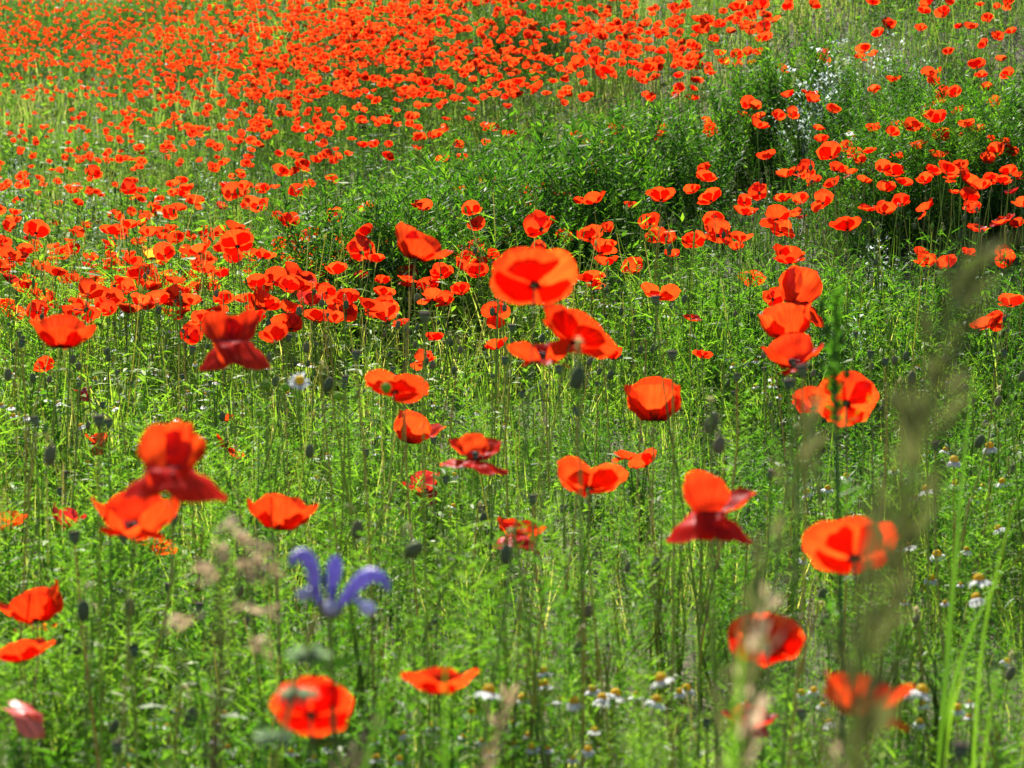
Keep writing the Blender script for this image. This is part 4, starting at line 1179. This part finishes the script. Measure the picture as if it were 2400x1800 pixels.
def build_buds():
    rng = np.random.default_rng(31)
    seen = {}
    special = {(5, 1530, 790): 'large dark hairy bud hanging right under the leaning poppy pair', (4, 325, 1290): 'long green hairy bud hanging left of the large spread poppy',
               (8, 1070, 275): 'plump hairy bud hanging in front of the ragged red poppy', (6, 190, 1080): 'upper of two hairy buds hanging from a reddish hooked stem',
               (6, 235, 1225): 'lower of two hairy buds hanging from a reddish hooked stem', (8, 465, 245): 'bud stretched out sideways on a bent stem'}
    psp = {(4, 640, 1075): 'biggest seed pod of the trio under the white daisies', (6, 775, 750): 'round green seed pod touching the lowest poppy of the clump', (6, 685, 840): 'round green seed pod just below the clump of three poppies',
           (5, 540, 400): 'dark seed pod standing alone left of the tallest poppy', (5, 2035, 290): 'dark seed pod standing in front of a wide orange poppy', (7, 485, 170): 'black capped seed pod left of the broad orange poppy', (7, 795, 160): 'seed pod standing against the broad orange poppy'}
    for reg, s in BUD_L.items():
        for q in s.split():
            x, y, w = [float(v) for v in q.split(',')]
            X, Y = s_of(reg, x, y)
            r = place(X, Y, w / 2.765, .0135 * rng.uniform(.95, 1.1), .16, .72)
            if r is None:
                continue
            P, d = r
            lb = special.get((reg, int(x), int(y)))
            zb = ('hairy green poppy bud nodding among the near tall stems', 'nodding buds among the near stems') if d < 4.2 else ('small nodding poppy bud among the daisies and feathery weeds', 'nodding buds among daisies and weeds')
            an = beside(X, Y)
            if an and not lb:
                zb = (('plump' if w > 55 else 'small') + ' nodding hairy bud beside the ' + an, 'nodding buds beside foreground poppies')
            nodding_bud(P, w / 2.765 * d / FPX, rng, lb or zb[0], None if lb else zb[1], 110 if d < 6 else 40, 58 if (reg, int(x)) == (8, 465) else None)
    for k in range(150):
        X = rng.uniform(-60, 2460); Y = rng.uniform(330, 900) if X > 750 else rng.uniform(560, 900)
        r = drop(X, Y, rng.uniform(.26, .46))
        if r is None or r[1] > 14:
            continue
        an = beside(X, Y, 110)
        zb = ('tiny nodding poppy bud ' + (('behind the ' + an) if an else where(X, Y)), 'tiny buds in the sunlit grass')
        nodding_bud(r[0], .011 * rng.uniform(.8, 1.25), rng, zb[0], zb[1], 36 if r[1] < 9 else 0)
    for reg, s in POD_L.items():
        for q in s.split():
            x, y, w = [float(v) for v in q.split(',')]
            X, Y = s_of(reg, x, y)
            r = place(X, Y, w / 2.765, .0125 * rng.uniform(.95, 1.1), .16, .76)
            if r is None:
                continue
            P, d = r
            lb = psp.get((reg, int(x), int(y)))
            zb = ('grey green poppy seed pod with dark flat cap on a bare stem', 'seed pods among the near stems') if d < 4.6 else ('small dark capped seed pod among the daisies and weeds', 'small seed pods among the weeds')
            an = beside(X, Y)
            if an and not lb:
                zb = (('large' if w > 55 else 'small') + ' dark capped seed pod beside the ' + an, 'seed pods beside foreground poppies')
            seed_pod(P, w / 2.765 * d / FPX, rng, lb or zb[0], None if lb else zb[1], 70 if d < 6 else 30)
    for k in range(60):
        X = rng.uniform(0, 2400); Y = rng.uniform(420, 950)
        if X < 750 and Y < 560:
            continue
        r = drop(X, Y, rng.uniform(.28, .46))
        if r is None or r[1] > 13:
            continue
        seed_pod(r[0], .010 * rng.uniform(.8, 1.2), rng, 'tiny dark seed pod standing up ' + (('behind the ' + beside(X, Y, 110)) if beside(X, Y, 110) else where(X, Y)), 'tiny seed pods in the sunlit grass', 0)


build_buds()

# ------------------------------------------------------------------ white daisies (mayweed)
def ray_geo(rng, droop, L=.5, w=.085):
    t = np.linspace(0, 1, 5)
    e = np.radians(8 - droop * t)
    x = .14 + np.concatenate([[0], np.cumsum(np.cos(e[1:]) * (L - .14) / 4)]); z = np.concatenate([[0], np.cumsum(np.sin(e[1:]) * (L - .14) / 4)])
    ww = w * np.array([.5, .9, 1.0, .95, .45])
    V = np.stack([np.stack([x, -ww, z - .012], -1), np.stack([x, 0 * ww, z], -1), np.stack([x, ww, z - .012], -1)], 1).reshape(-1, 3)
    uv = np.stack([np.repeat(t, 3), np.tile([0, .5, 1], 5)], -1)
    T = []
    for i in range(4):
        for j in range(2):
            q = i * 3 + j
            T += [(q, q + 1, q + 4), (q, q + 4, q + 3)]
    return V, np.array(T), uv


def build_daisies():
    rng = np.random.default_rng(91)
    D = {4: '620,800,60 705,790,65 800,775,60 890,840,60 815,880,55 905,795,50 865,735,50 810,740,50 635,950,50 720,970,60 760,940,40 615,1005,50 1650,715,60 1955,700,50 2020,710,50 1795,790,40 690,1340,70 565,1340,60 1515,1410,60 1660,1330,60 1910,1305,40 2040,1310,60 2125,1295,65 2050,1440,70 905,500,45 820,405,50 730,370,36 970,660,50 1145,545,50 1320,470,50 660,665,40 570,415,34 640,410,34 800,545,40 1010,1065,50 1030,620,40 850,560,40 1000,760,40 480,620,36 300,640,36 40,620,40 90,660,40 1350,870,36 1270,760,36',
         5: '75,1015,70 240,960,50 230,1170,60 260,980,50 610,965,50 810,1035,60 880,1015,50 1065,1100,60 735,1425,70 780,1355,60 725,1625,70 230,1280,40 1555,220,50 1605,265,44 1635,225,50 1630,285,44 1685,310,44 1735,320,44 1770,295,50 1810,230,44 1900,250,44 1950,320,44 1480,280,50 2080,300,50 2105,385,44 2165,390,44 1480,300,40 1920,300,40 2165,450,40',
         6: '1990,1240,110 1760,1330,110 1770,1480,100 1580,1520,110 1500,1565,70 1945,1500,80 2075,1470,100 2150,1270,80 2170,1245,60 1590,1280,60 1700,1260,70 1060,1430,80 940,1510,80 810,1540,100 1370,1390,80 580,840,60 470,845,50 330,710,60 400,690,60 300,665,50 1530,720,44 1720,810,44 30,350,40 135,360,40 475,680,50 580,800,50 740,950,50 630,915,50 1560,800,40 530,880,40 1900,1580,80',
         7: '1080,1390,60 1455,1310,70 1410,1370,80 1405,1490,90 1480,1530,80 860,1560,90 1885,1560,90 2130,1530,100 2035,1600,90 1000,1385,60 830,1655,70 1140,1290,50',
         8: '955,1170,165 1180,1215,130 1310,1040,120 1310,1125,125 845,1310,120 1420,1225,100 1510,1240,130 1630,1155,110 1690,1215,130 1775,1185,130 1915,1195,110 2075,1090,150 2040,1230,140 585,1395,90 400,1445,90 215,1490,80 230,1600,100 380,1610,100 790,1460,70 1210,1450,80 1115,1370,70 1120,1510,80 1240,1530,100 1340,1540,80 1600,1545,100 1640,1420,90 1500,1600,70 2190,1170,90 910,1490,80 960,1570,70',
         9: '25,1150,110 770,1180,100 850,1160,90 905,1260,80 950,1370,100 1550,1165,150 1480,1180,100 1555,1250,90 1535,1370,100 1780,1280,120 1690,1320,70 1850,1330,70 1865,1240,80 1610,435,100 1920,445,140 1905,565,130 1650,280,110 1840,250,80 2045,110,90 780,310,70 1470,225,80 1410,240,60 1700,590,60 415,1240,90 1800,470,50 1360,600,60 1440,590,50 2100,970,80',
         3: '1080,860,50 1110,890,50 1190,870,44 1250,910,50 1290,930,44 1340,940,40 1490,880,44 1000,920,44 1270,800,40 1320,810,40'}
    forms = []
    for k in range(5):
        fr = np.random.default_rng(500 + k)
        dr = [20, 55, 80, 100, 65][k]
        rays = []
        for j in range(13):
            V, T, uv = ray_geo(fr, dr + fr.normal(0, 14), .5 * fr.uniform(.9, 1.05))
            rays.append((rotz(V, j * 2 * math.pi / 13 + fr.normal(0, .05)), T, uv))
        single = [make_mesh('ray_petal', *r_, mats=M_WHITE) for r_ in rays]
        a = join([(r_[0], r_[1]) for r_ in rays])
        forms.append((single, make_mesh('ray_petals', a[0], a[1], np.concatenate([r_[2] for r_ in rays]), mats=M_WHITE)))
    disc = make_mesh('disc', *lathe([(.15, -.03), (.20, .02), (.205, .09), (.17, .18), (.09, .24), (.01, .26)], 10), mats=M_YOLK)
    calyx = make_mesh('calyx', *lathe([(.02, -.10), (.10, -.07), (.15, -.02), (.13, .0)], 8), mats=M_STEM)

    def daisy(P, w, f, away, side, near, lb, gp, scale_h=1.0):
        rot = axis_rot(away, side, rng.uniform(0, 360))
        axis = np.array(rot.to_3x3() @ Vector((0, 0, 1)))
        B, C = stem_path(P - axis * w * .08, axis, rng, 7, .03, .015)
        r = root('daisy', lb, 'daisy', B, gp)
        link('stem', make_mesh('stem', *tube(C - B, np.linspace(.0013, .0009, 7), 4), mats=M_STEM), r)
        m = Matrix.Translation(Vector(P - B)) @ rot @ Matrix.Scale(w, 4)
        dd = link('disc', disc, r, mat=m)
        link('calyx', calyx, dd)
        if near:
            for q in forms[f][0]:
                if rng.random() > .07:
                    link('ray_petal', q, r, mat=m)
        else:
            link('ray_petals', forms[f][1], r, mat=m)
        return r
    for reg, s in D.items():
        for q in s.split():
            x, y, w = [float(v) for v in q.split(',')]
            X, Y = s_of(reg, x, y)
            r = place(X, Y, w / 2.765, (.029 - .006 * min(max((Y - 1250) / 250, 0), 1)) * rng.uniform(.94, 1.06), .12, .46)
            if r is None:
                continue
            P, d = r
            near = d < 4.6
            if Y > 1450:
                zb = ('white daisy with drooping petals and yellow dome low in the grass', 'daisies low in the near grass')
            elif X > 2000 and Y > 950:
                zb = ('white daisy with drooping petals beside the tall bright grass blades', 'daisies beside the tall blades')
            elif Y < 420:
                zb = ('tiny white daisy in the shade under the bank poppies', 'daisies in the shade of the bank')
            else:
                zb = ('small white daisy with yellow dome in the feathery weeds', 'daisies in the feathery weeds')
            an = beside(X, Y, 150)
            if an:
                zb = (('white daisy with drooping petals' if near else 'small white daisy') + ' near the ' + an, 'daisies near foreground poppies')
            daisy(P, min(w / 2.765 * d / FPX * 1.28, .042), int(rng.integers(1, 5)), float(rng.normal(4, 12)), float(rng.normal(0, 12)), near, *zb)
    for k in range(60):       # the scatter of small ones at the foot of the poppy drift
        X = rng.uniform(0, 700); Y = rng.uniform(690, 1000)
        r = drop(X, Y, rng.uniform(.14, .30))
        if r is None:
            continue
        daisy(r[0], .022 * rng.uniform(.7, 1.1), int(rng.integers(1, 5)), float(rng.normal(0, 15)), float(rng.normal(0, 15)), False, 'tiny white daisy at the foot of the thick poppy drift', 'tiny daisies at the foot of the drift')
    # the big blurred daisy and its unopened heads
    P, d = place(702, 893, 54, .031, .2, .8)
    daisy(P, .031, 0, -52, 10, True, 'large pure white daisy turned to face the viewer', None)
    for reg, x, y, w, lb in ((4, 1730, 840, 70, 'round pale green bud left of the large white daisy'), (4, 1850, 850, 55, 'small pale green bud touching the large white daisy'), (4, 1680, 1020, 50, 'pale green bud low on a stem under the large white daisy'),
                             (5, 290, 855, 70, 'furry pale green bud in front of the open orange poppy'), (5, 400, 890, 60, 'narrow pale green bud in front of the open orange poppy'), (4, 2190, 910, 60, 'pale green bud beside the dark oval poppy bud')):
        X, Y = s_of(reg, x, y)
        P, d = place(X, Y, w / 2.765, .0125, .2, .8)
        B, C = stem_path(P, np.array([0, 0, 1]), rng, 8, .03)
        r = root('daisy_bud', lb, 'flower bud', B)
        link('stem', make_mesh('stem', *tube(C - B, np.linspace(.0016, .001, 8), 4), mats=M_STEM), r)
        w_ = w / 2.765 * d / FPX
        V, T = lathe(np.array([(.02, -.5), (.25, -.42), (.46, -.12), (.5, .12), (.36, .4), (.03, .48)]) * w_, 10)
        V = V * (1 + .08 * rng.normal(0, 1, (len(V), 1)) * 0.5)
        hd = link('head', make_mesh('head', V, T, tint=np.full(len(V), .95), mats=M_FERN), r, loc=Vector(P - B))
        hv, ht = hairs(np.array([[0, 0, -.45], [0, 0, -.2], [0, 0, .1], [0, 0, .45]]) * w_, np.array([.2, .42, .5, .2]) * w_, 120, w_ * .22, rng, w_ * .03)
        link('bracts', make_mesh('bracts', hv, ht, tint=np.full(len(hv), .9), smooth=False, mats=M_FERN), hd)


build_daisies()

# ------------------------------------------------------------------ near grasses, blades, the violet flower
def head_along(C, rng, n, L, w, spread, tlo, thi):
    """seed head: husks set all round a curve"""
    t, nn, b = frames(C)
    ps = []
    for k in range(n):
        s = rng.uniform(0, len(C) - 1.001); i = int(s); f = s - i
        p = C[i] * (1 - f) + C[i + 1] * f
        a = rng.uniform(0, 6.28)
        o = nn[i] * math.cos(a) + b[i] * math.sin(a)
        d = t[i] * rng.uniform(.6, 1.0) + o * rng.uniform(.25, .8); d /= np.linalg.norm(d)
        p = p + o * spread * rng.uniform(0, 1)
        s_ = np.cross(d, rng.normal(0, 1, 3)); s_ /= np.linalg.norm(s_)
        q = np.linspace(0, 1, 4)[:, None]
        ps.append(with_tint(strip(p + q * d * L * rng.uniform(.7, 1.2), w * rng.uniform(.7, 1.2), s_, True), rng.uniform(tlo, thi)))
        if rng.random() < .4:
            ps.append(with_tint(strip(p + d * L * .9 + q * d * L * .9, w * .12, s_, True), thi))
    return join(ps)


def path3(pts, n=24):
    """smooth curve through (photo x, y, distance) marks, finishing in the soil below the last one"""
    K = np.array([pt(*p) for p in pts])
    g = K[-1].copy(); gz = float(ground(g[0], g[1])) - .012
    if g[2] > gz + .02:
        K = np.concatenate([K, [[g[0] + (g[0] - K[-2][0]) * .3, g[1] + .02, 0]]]); K[-1, 2] = float(ground(K[-1, 0], K[-1, 1])) - .012
    u = np.concatenate([[0], np.cumsum(np.linalg.norm(np.diff(K, axis=0), axis=1))])
    uu = np.linspace(0, u[-1], n)
    P = np.stack([np.interp(uu, u, K[:, k]) for k in range(3)], -1)
    for _ in range(3):
        P[1:-1] = (P[:-2] + 2 * P[1:-1] + P[2:]) / 4
    return P


def grass_stalk(name, lb, pts, frac, rng, n, L, w, spread, mat, rad=.0013, tl=(.2, .8)):
    C = path3(pts, 40)
    B = C[-1].copy(); Cl = C - B
    r = root(name, lb, 'grass', B)
    link('stalk', make_mesh('stalk', *tube(Cl[::-1], np.linspace(rad * 1.3, rad * .6, 40), 5), mats=M_STEM), r)
    m = max(4, int(40 * frac))
    h = head_along(Cl[:m][::-1], rng, n, L, w, spread, *tl)
    link('seed_head', make_mesh('seed_head', h[0], h[1], tint=h[2], smooth=False, mats=mat), r)
    return r


def leaf_blade(lb, pts, w, rng, tint=.6, name='grass_blade', mat=None):
    C = path3(pts, 16)[::-1]
    B = C[0].copy(); Cl = C - B
    r = root(name, lb, 'grass', B)
    v = np.linspace(0, 1, 16)
    ww = w * np.clip(1.15 - v ** 2.2, .03, 1) * np.clip(.55 + 1.5 * v, 0, 1)
    s = np.array([.94, .30, 0.1]); up = np.array([-.3, .94, 0])
    V = np.stack([Cl - s * ww[:, None], Cl + up * ww[:, None] * .22, Cl + s * ww[:, None]], 1).reshape(-1, 3)
    T = []
    for i in range(15):
        for j in range(2):
            q = i * 3 + j
            T += [(q, q + 1, q + 4), (q, q + 4, q + 3)]
    link('blade', make_mesh('blade', V, np.array(T), tint=np.full(len(V), tint), mats=mat or M_GRASS), r)
    return r


def build_near():
    rng = np.random.default_rng(13)
    grass_stalk('wild_oat', 'olive brown drooping grass head rising past the large bowl shaped poppy', [(2278, 600, 1.22), (2250, 708, 1.22), (2215, 802, 1.21), (2180, 889, 1.2), (2145, 1000, 1.2), (2128, 1150, 1.2), (2105, 1300, 1.2), (2045, 1420, 1.2), (2002, 1540, 1.2), (1985, 1800, 1.2)], .36, rng, 175, .018, .0022, .008, M_OLIVE, .0016, (.0, .6))
    grass_stalk('wild_oat', 'second olive grass head hugging the stem of the drooping one', [(2200, 850, 1.1), (2160, 1000, 1.1), (2140, 1150, 1.1), (2120, 1300, 1.1), (2075, 1480, 1.1), (2020, 1620, 1.1), (2000, 1800, 1.1)], .28, rng, 60, .016, .0020, .009, M_OLIVE, .0015, (.1, .7))
    grass_stalk('meadow_grass_head', 'grey green grass head in front of the flat red lip poppy', [(1925, 950, 1.35), (1900, 1040, 1.35), (1860, 1130, 1.35), (1815, 1260, 1.35), (1770, 1400, 1.35), (1730, 1560, 1.35), (1715, 1800, 1.35)], .40, rng, 110, .014, .0020, .007, M_OLIVE, .0014, (.3, .9))
    grass_stalk('meadow_grass_head', 'pale fluffy grass head veiling the round red poppy', [(1800, 1400, 1.4), (1790, 1470, 1.4), (1775, 1540, 1.4), (1745, 1660, 1.4), (1735, 1800, 1.4)], .26, rng, 90, .011, .0016, .007, M_HUSK, .0012, (.6, 1.0))
    grass_stalk('meadow_grass_head', 'pale brown grass head low beside the broad fanned poppy', [(1985, 1700, 1.6), (1983, 1745, 1.6), (1980, 1800, 1.6)], .3, rng, 60, .009, .0013, .006, M_HUSK, .0012, (.5, 1.0))
    grass_stalk('brown_grass_spike', 'slim brown grass spike slanting between the low daisies', [(1195, 1625, 1.9), (1165, 1700, 1.9), (1130, 1790, 1.9)], .22, rng, 70, .010, .0012, .003, M_HUSK, .0012, (.1, .6))
    grass_stalk('brown_grass_spike', 'pinkish brown grass spike right of the ruffled red poppy', [(880, 1695, 1.9), (850, 1740, 1.9), (815, 1800, 1.9)], .2, rng, 90, .010, .0014, .005, M_HUSK, .0012, (.2, .8))
    grass_stalk('brown_grass_spike', 'thin dark grass spike behind the pale nodding grass', [(428, 1545, 1.9), (418, 1600, 1.9), (408, 1680, 1.9), (405, 1790, 1.9)], .25, rng, 70, .009, .0012, .003, M_OLIVE, .0011, (.1, .5))
    # nodding brome: one stalk, branches with hanging spikelets
    C = path3([(515, 1420, 1.9), (518, 1500, 1.9), (520, 1560, 1.9), (505, 1700, 1.9), (495, 1800, 1.9)], 30)
    B = C[-1].copy()
    r = root('brome_grass', 'pinkish brown grass with nodding tufts left of the violet flower', 'grass', B)
    link('stalk', make_mesh('stalk', *tube((C - B)[::-1], np.linspace(.0016, .0009, 30), 5), mats=M_HUSK), r)
    tops = [((515, 1250), (560, 1215)), ((545, 1245), (580, 1270)), ((600, 1262), (625, 1285)), ((480, 1330), (510, 1345)), ((545, 1315), (600, 1330)), ((590, 1322), (640, 1325)), ((400, 1462), (480, 1450)), ((540, 1432), (640, 1425)), ((575, 1505), (640, 1520)), ((500, 1290), (530, 1300)), ((555, 1345), (600, 1350)), ((470, 1355), (500, 1365))]
    for k, (a, b) in enumerate(tops):
        pa, pb = pt(*a, 1.9), pt(*b, 1.9 + rng.uniform(-.03, .03))
        if abs(b[0] - 515) < abs(a[0] - 515):
            pa, pb = pb, pa
        S = bez(pa, pa * .6 + pb * .4 + np.array([0, 0, .003]), pa * .3 + pb * .7, pb - np.array([0, 0, .002]), 8) - B
        h = head_along(S, rng, 22, .009, .0012, .0026, .2, .9)
        base = C[min(9, k)] - B
        br = link('branch', make_mesh('branch', *tube(bez(base, base + np.array([0, 0, .03]), S[0] + np.array([0, 0, .012]), S[0], 7), .00045, 3), mats=M_HUSK), r)
        link('spikelet', make_mesh('spikelet', h[0], h[1], tint=h[2], smooth=False, mats=M_HUSK), br)
    # blades
    leaf_blade('broad bright green upright blade by the daisies', [(2282, 860, 2.7), (2262, 1050, 2.7), (2240, 1300, 2.7), (2215, 1600, 2.7), (2200, 1800, 2.7)], .0032, rng, .16)
    leaf_blade('lit green leaf arching off beside the broad upright blade', [(2365, 1310, 2.7), (2300, 1420, 2.7), (2230, 1560, 2.7), (2205, 1800, 2.7)], .0030, rng, .35)
    leaf_blade('short bright leaf at the foot of the broad upright blade', [(2258, 1570, 2.7), (2230, 1650, 2.7), (2205, 1790, 2.7)], .0046, rng, .6)
    leaf_blade('slender bright blade low beside the hanging white daisy', [(2335, 1590, 2.6), (2315, 1690, 2.6), (2300, 1800, 2.6)], .0028, rng, .4)
    leaf_blade('slim bright blade rising beside the nodding bud stems', [(2390, 1150, 2.8), (2340, 1300, 2.8), (2300, 1480, 2.8), (2280, 1790, 2.8)], .0022, rng, .35)
    leaf_blade('dark blue green blade slanting up toward the feathery plants', [(1035, 1360, 1.75), (1000, 1440, 1.75), (930, 1540, 1.75), (880, 1640, 1.75), (820, 1800, 1.75)], .0036, rng, .04)
    leaf_blade('dark upright blade crossing the saddle shaped poppy', [(1043, 1490, 1.8), (1045, 1600, 1.8), (1042, 1800, 1.8)], .0034, rng, .12)
    leaf_blade('blurred grey green leaf beside the flat dark red poppy', [(1740, 1520, 1.3), (1725, 1620, 1.3), (1700, 1800, 1.3)], .0065, rng, .30)
    # violet hooded flower
    P0 = pt(776, 1445, 2.0)
    Bx = np.array([P0[0] + .01, P0[1], float(ground(P0[0] + .01, P0[1])) - .012])
    r = root('violet_flower', 'violet blue flower of three hooded blooms standing beside nodding brown grass', 'flower', Bx)
    Cs = bez(Bx, Bx + [0, 0, .25], P0 - [0, 0, .12], P0 + [0, 0, .012], 10) - Bx
    link('stem', make_mesh('stem', *tube(Cs, np.linspace(.0028, .002, 10), 6), mats=M_STEM), r)
    hv = hairs(Cs, .0024, 160, .004, rng)
    link('stem_hairs', make_mesh('stem_hairs', *hv, smooth=False, mats=M_HAIR), r)['kind'] = 'stuff'
    hoods = [([(770, 1440), (745, 1412), (738, 1370), (734, 1325), (715, 1298), (690, 1300), (680, 1326)], (712, 1393), 'left'), ([(776, 1420), (778, 1370), (785, 1325), (788, 1302)], (778, 1425), 'mid'), ([(785, 1440), (800, 1415), (820, 1388), (845, 1356), (874, 1342), (902, 1354), (912, 1388)], (862, 1425), 'right')]
    for pts, lip, nm in hoods:
        C = np.array([pt(x, y, 2.0 - .004 * i) for i, (x, y) in enumerate(pts)])
        u = np.linspace(0, len(C) - 1, 14)
        C = np.stack([np.interp(u, np.arange(len(C)), C[:, k]) for k in range(3)], -1)
        for _ in range(2):
            C[1:-1] = (C[:-2] + 2 * C[1:-1] + C[2:]) / 4
        rad = .0050 * np.array([.35, .4, .5, .62, .75, .88, 1, 1.05, 1.05, 1, .9, .75, .5, .12])
        V, T = tube(C - Bx, rad, 8)
        V = V + rng.normal(0, .00025, V.shape)
        bl = link('bloom', make_mesh('bloom', V, T, uv=np.random.default_rng(1).uniform(0, 1, (len(V), 2)) * .2 + .4, mats=M_VIOLET), r)
        lp = pt(lip[0], lip[1], 1.985)
        LV, LT = lathe(np.array([(.05, -.6), (.5, -.4), (.75, .0), (.5, .4), (.05, .55)]) * .0085, 9)
        LV = LV * [1, .5, 1] + (lp - Bx) + rng.normal(0, .0004, LV.shape)
        link('lower_lip', make_mesh('lower_lip', LV, LT, uv=np.full((len(LV), 2), .5), mats=M_LIP), bl)
        tb = tube(np.array([C[4] - Bx, (C[4] + lp) / 2 - Bx, lp - Bx]), .0022, 6)
        link('throat', make_mesh('throat', *tb, uv=np.full((len(tb[0]), 2), .5), mats=M_VIOLET), bl)
        cv, ct = tube(bez(P0 - Bx, (P0 + C[1]) / 2 - Bx, C[1] - Bx, C[2] - Bx, 6), [.0022, .0036, .0042, .0044, .004, .003], 7)
        link('calyx', make_mesh('calyx', cv, ct, mats=M_BUD), bl)
    for k in range(2):
        p = Cs[-2 - k]
        for sg in (-1, 1):
            q = strip(p + np.outer(np.linspace(0, 1, 4), [sg * .02, .004, .006 - .01 * k]), .004, np.array([0, .6, .8]), True)
            link('leaf', make_mesh('leaf', *q, tint=np.full(len(q[0]), .3), mats=M_BUSH), r)
    # furry whorled plant in front of the ruffled poppy
    C = path3([(740, 1440, 1.75), (722, 1533, 1.75), (695, 1630, 1.75), (640, 1740, 1.75), (625, 1800, 1.75)], 24)
    B = C[-1].copy()
    r = root('furry_whorled_plant', 'grey green stem with furry whorls in front of the ruffled red poppy', 'plant', B)
    link('stem', make_mesh('stem', *tube((C - B)[::-1], .0014, 5), mats=M_STEM), r)
    for (x, y), s in (((722, 1533), 1.25), ((694, 1628), 1.15), ((640, 1728), 1.1)):
        p = pt(x, y, 1.75) - B
        ps = []
        for k in range(170):
            d = rng.normal(0, 1, 3) * [1, 1, .42]; d /= np.linalg.norm(d)
            s_ = np.cross(d, rng.normal(0, 1, 3)); s_ /= np.linalg.norm(s_)
            ps.append(with_tint(strip(p + np.outer(np.linspace(.15, 1, 3), d * [.0125, .0125, .007] * s * rng.uniform(.6, 1.1)), .0009, s_, True), rng.uniform(0, .8)))
        h = join(ps)
        link('whorl', make_mesh('whorl', h[0], h[1], tint=h[2], smooth=False, mats=M_SAGE), r)
    # the tall green spike beside the clump of three
    C = path3([(1957, 685, 2.7), (1955, 760, 2.7), (1955, 900, 2.7), (1962, 1050, 2.7), (1966, 1250, 2.7), (1972, 1500, 2.7), (1975, 1800, 2.7)], 40)
    B = C[-1].copy(); Cl = (C - B)[::-1]
    r = root('green_spike', 'tall upright green spike with side buds beside the clump of three poppies', 'plant', B)
    link('stem', make_mesh('stem', *tube(Cl, np.linspace(.0030, .0016, 40), 6), mats=M_FERNSTEM), r)
    h = head_along(Cl[32:], rng, 230, .008, .0017, .005, .0, .55)
    link('tip', make_mesh('tip', h[0], h[1], tint=h[2], smooth=False, mats=M_FERN), r)
    for k in range(16):
        i = 14 + k * 1.4; p = Cl[int(i)]
        q = thread_leaf(rng, p, k * 2.4, rng.uniform(.2, .9), rng.uniform(.035, .06), 12, .0010)
        link('leaf', make_mesh('leaf', *q, tint=np.full(len(q[0]), .45), smooth=False, mats=M_FERN), r)
    for k, (x, y) in enumerate([(1937, 772), (1972, 795), (1945, 860), (1985, 875), (1925, 715)]):
        p = pt(x, y, 2.7) - B
        V, T = lathe(np.array([(.05, -1), (.5, -.5), (.55, .1), (.3, .7), (.03, 1)]) * .006, 8)
        b = link('side_bud', make_mesh('side_bud', V, T, tint=np.full(len(V), .25), mats=M_FERN), r, loc=Vector(p))
        j = np.argmin(np.abs(Cl[:, 2] - (p[2] - .02)))
        link('bud_stalk', make_mesh('bud_stalk', *tube(np.array([Cl[j] - p, (Cl[j] - p) * .5 + [0, 0, -.004], [0, 0, -.005]]), .0007, 4), mats=M_FERNSTEM), b)


M_LIP = petal_mat('pale_lip', (.68, .68, .90), (.62, .62, .92), 0.4, blotch=False, vary=.2, alt=(.6, .6, .9))
M_SAGE = leafy('sage_fur', [(0, (.12, .19, .11)), (1, (.32, .38, .28))], 0.4, (1.2, 1.3, .9), .05, .4)
M_FERNSTEM = leafy('green_stem', [(0, (.03, .10, .02)), (1, (.06, .15, .03))], 0.2, (1.3, 1.5, .7), .06, .4, use_tint=False)
build_near()
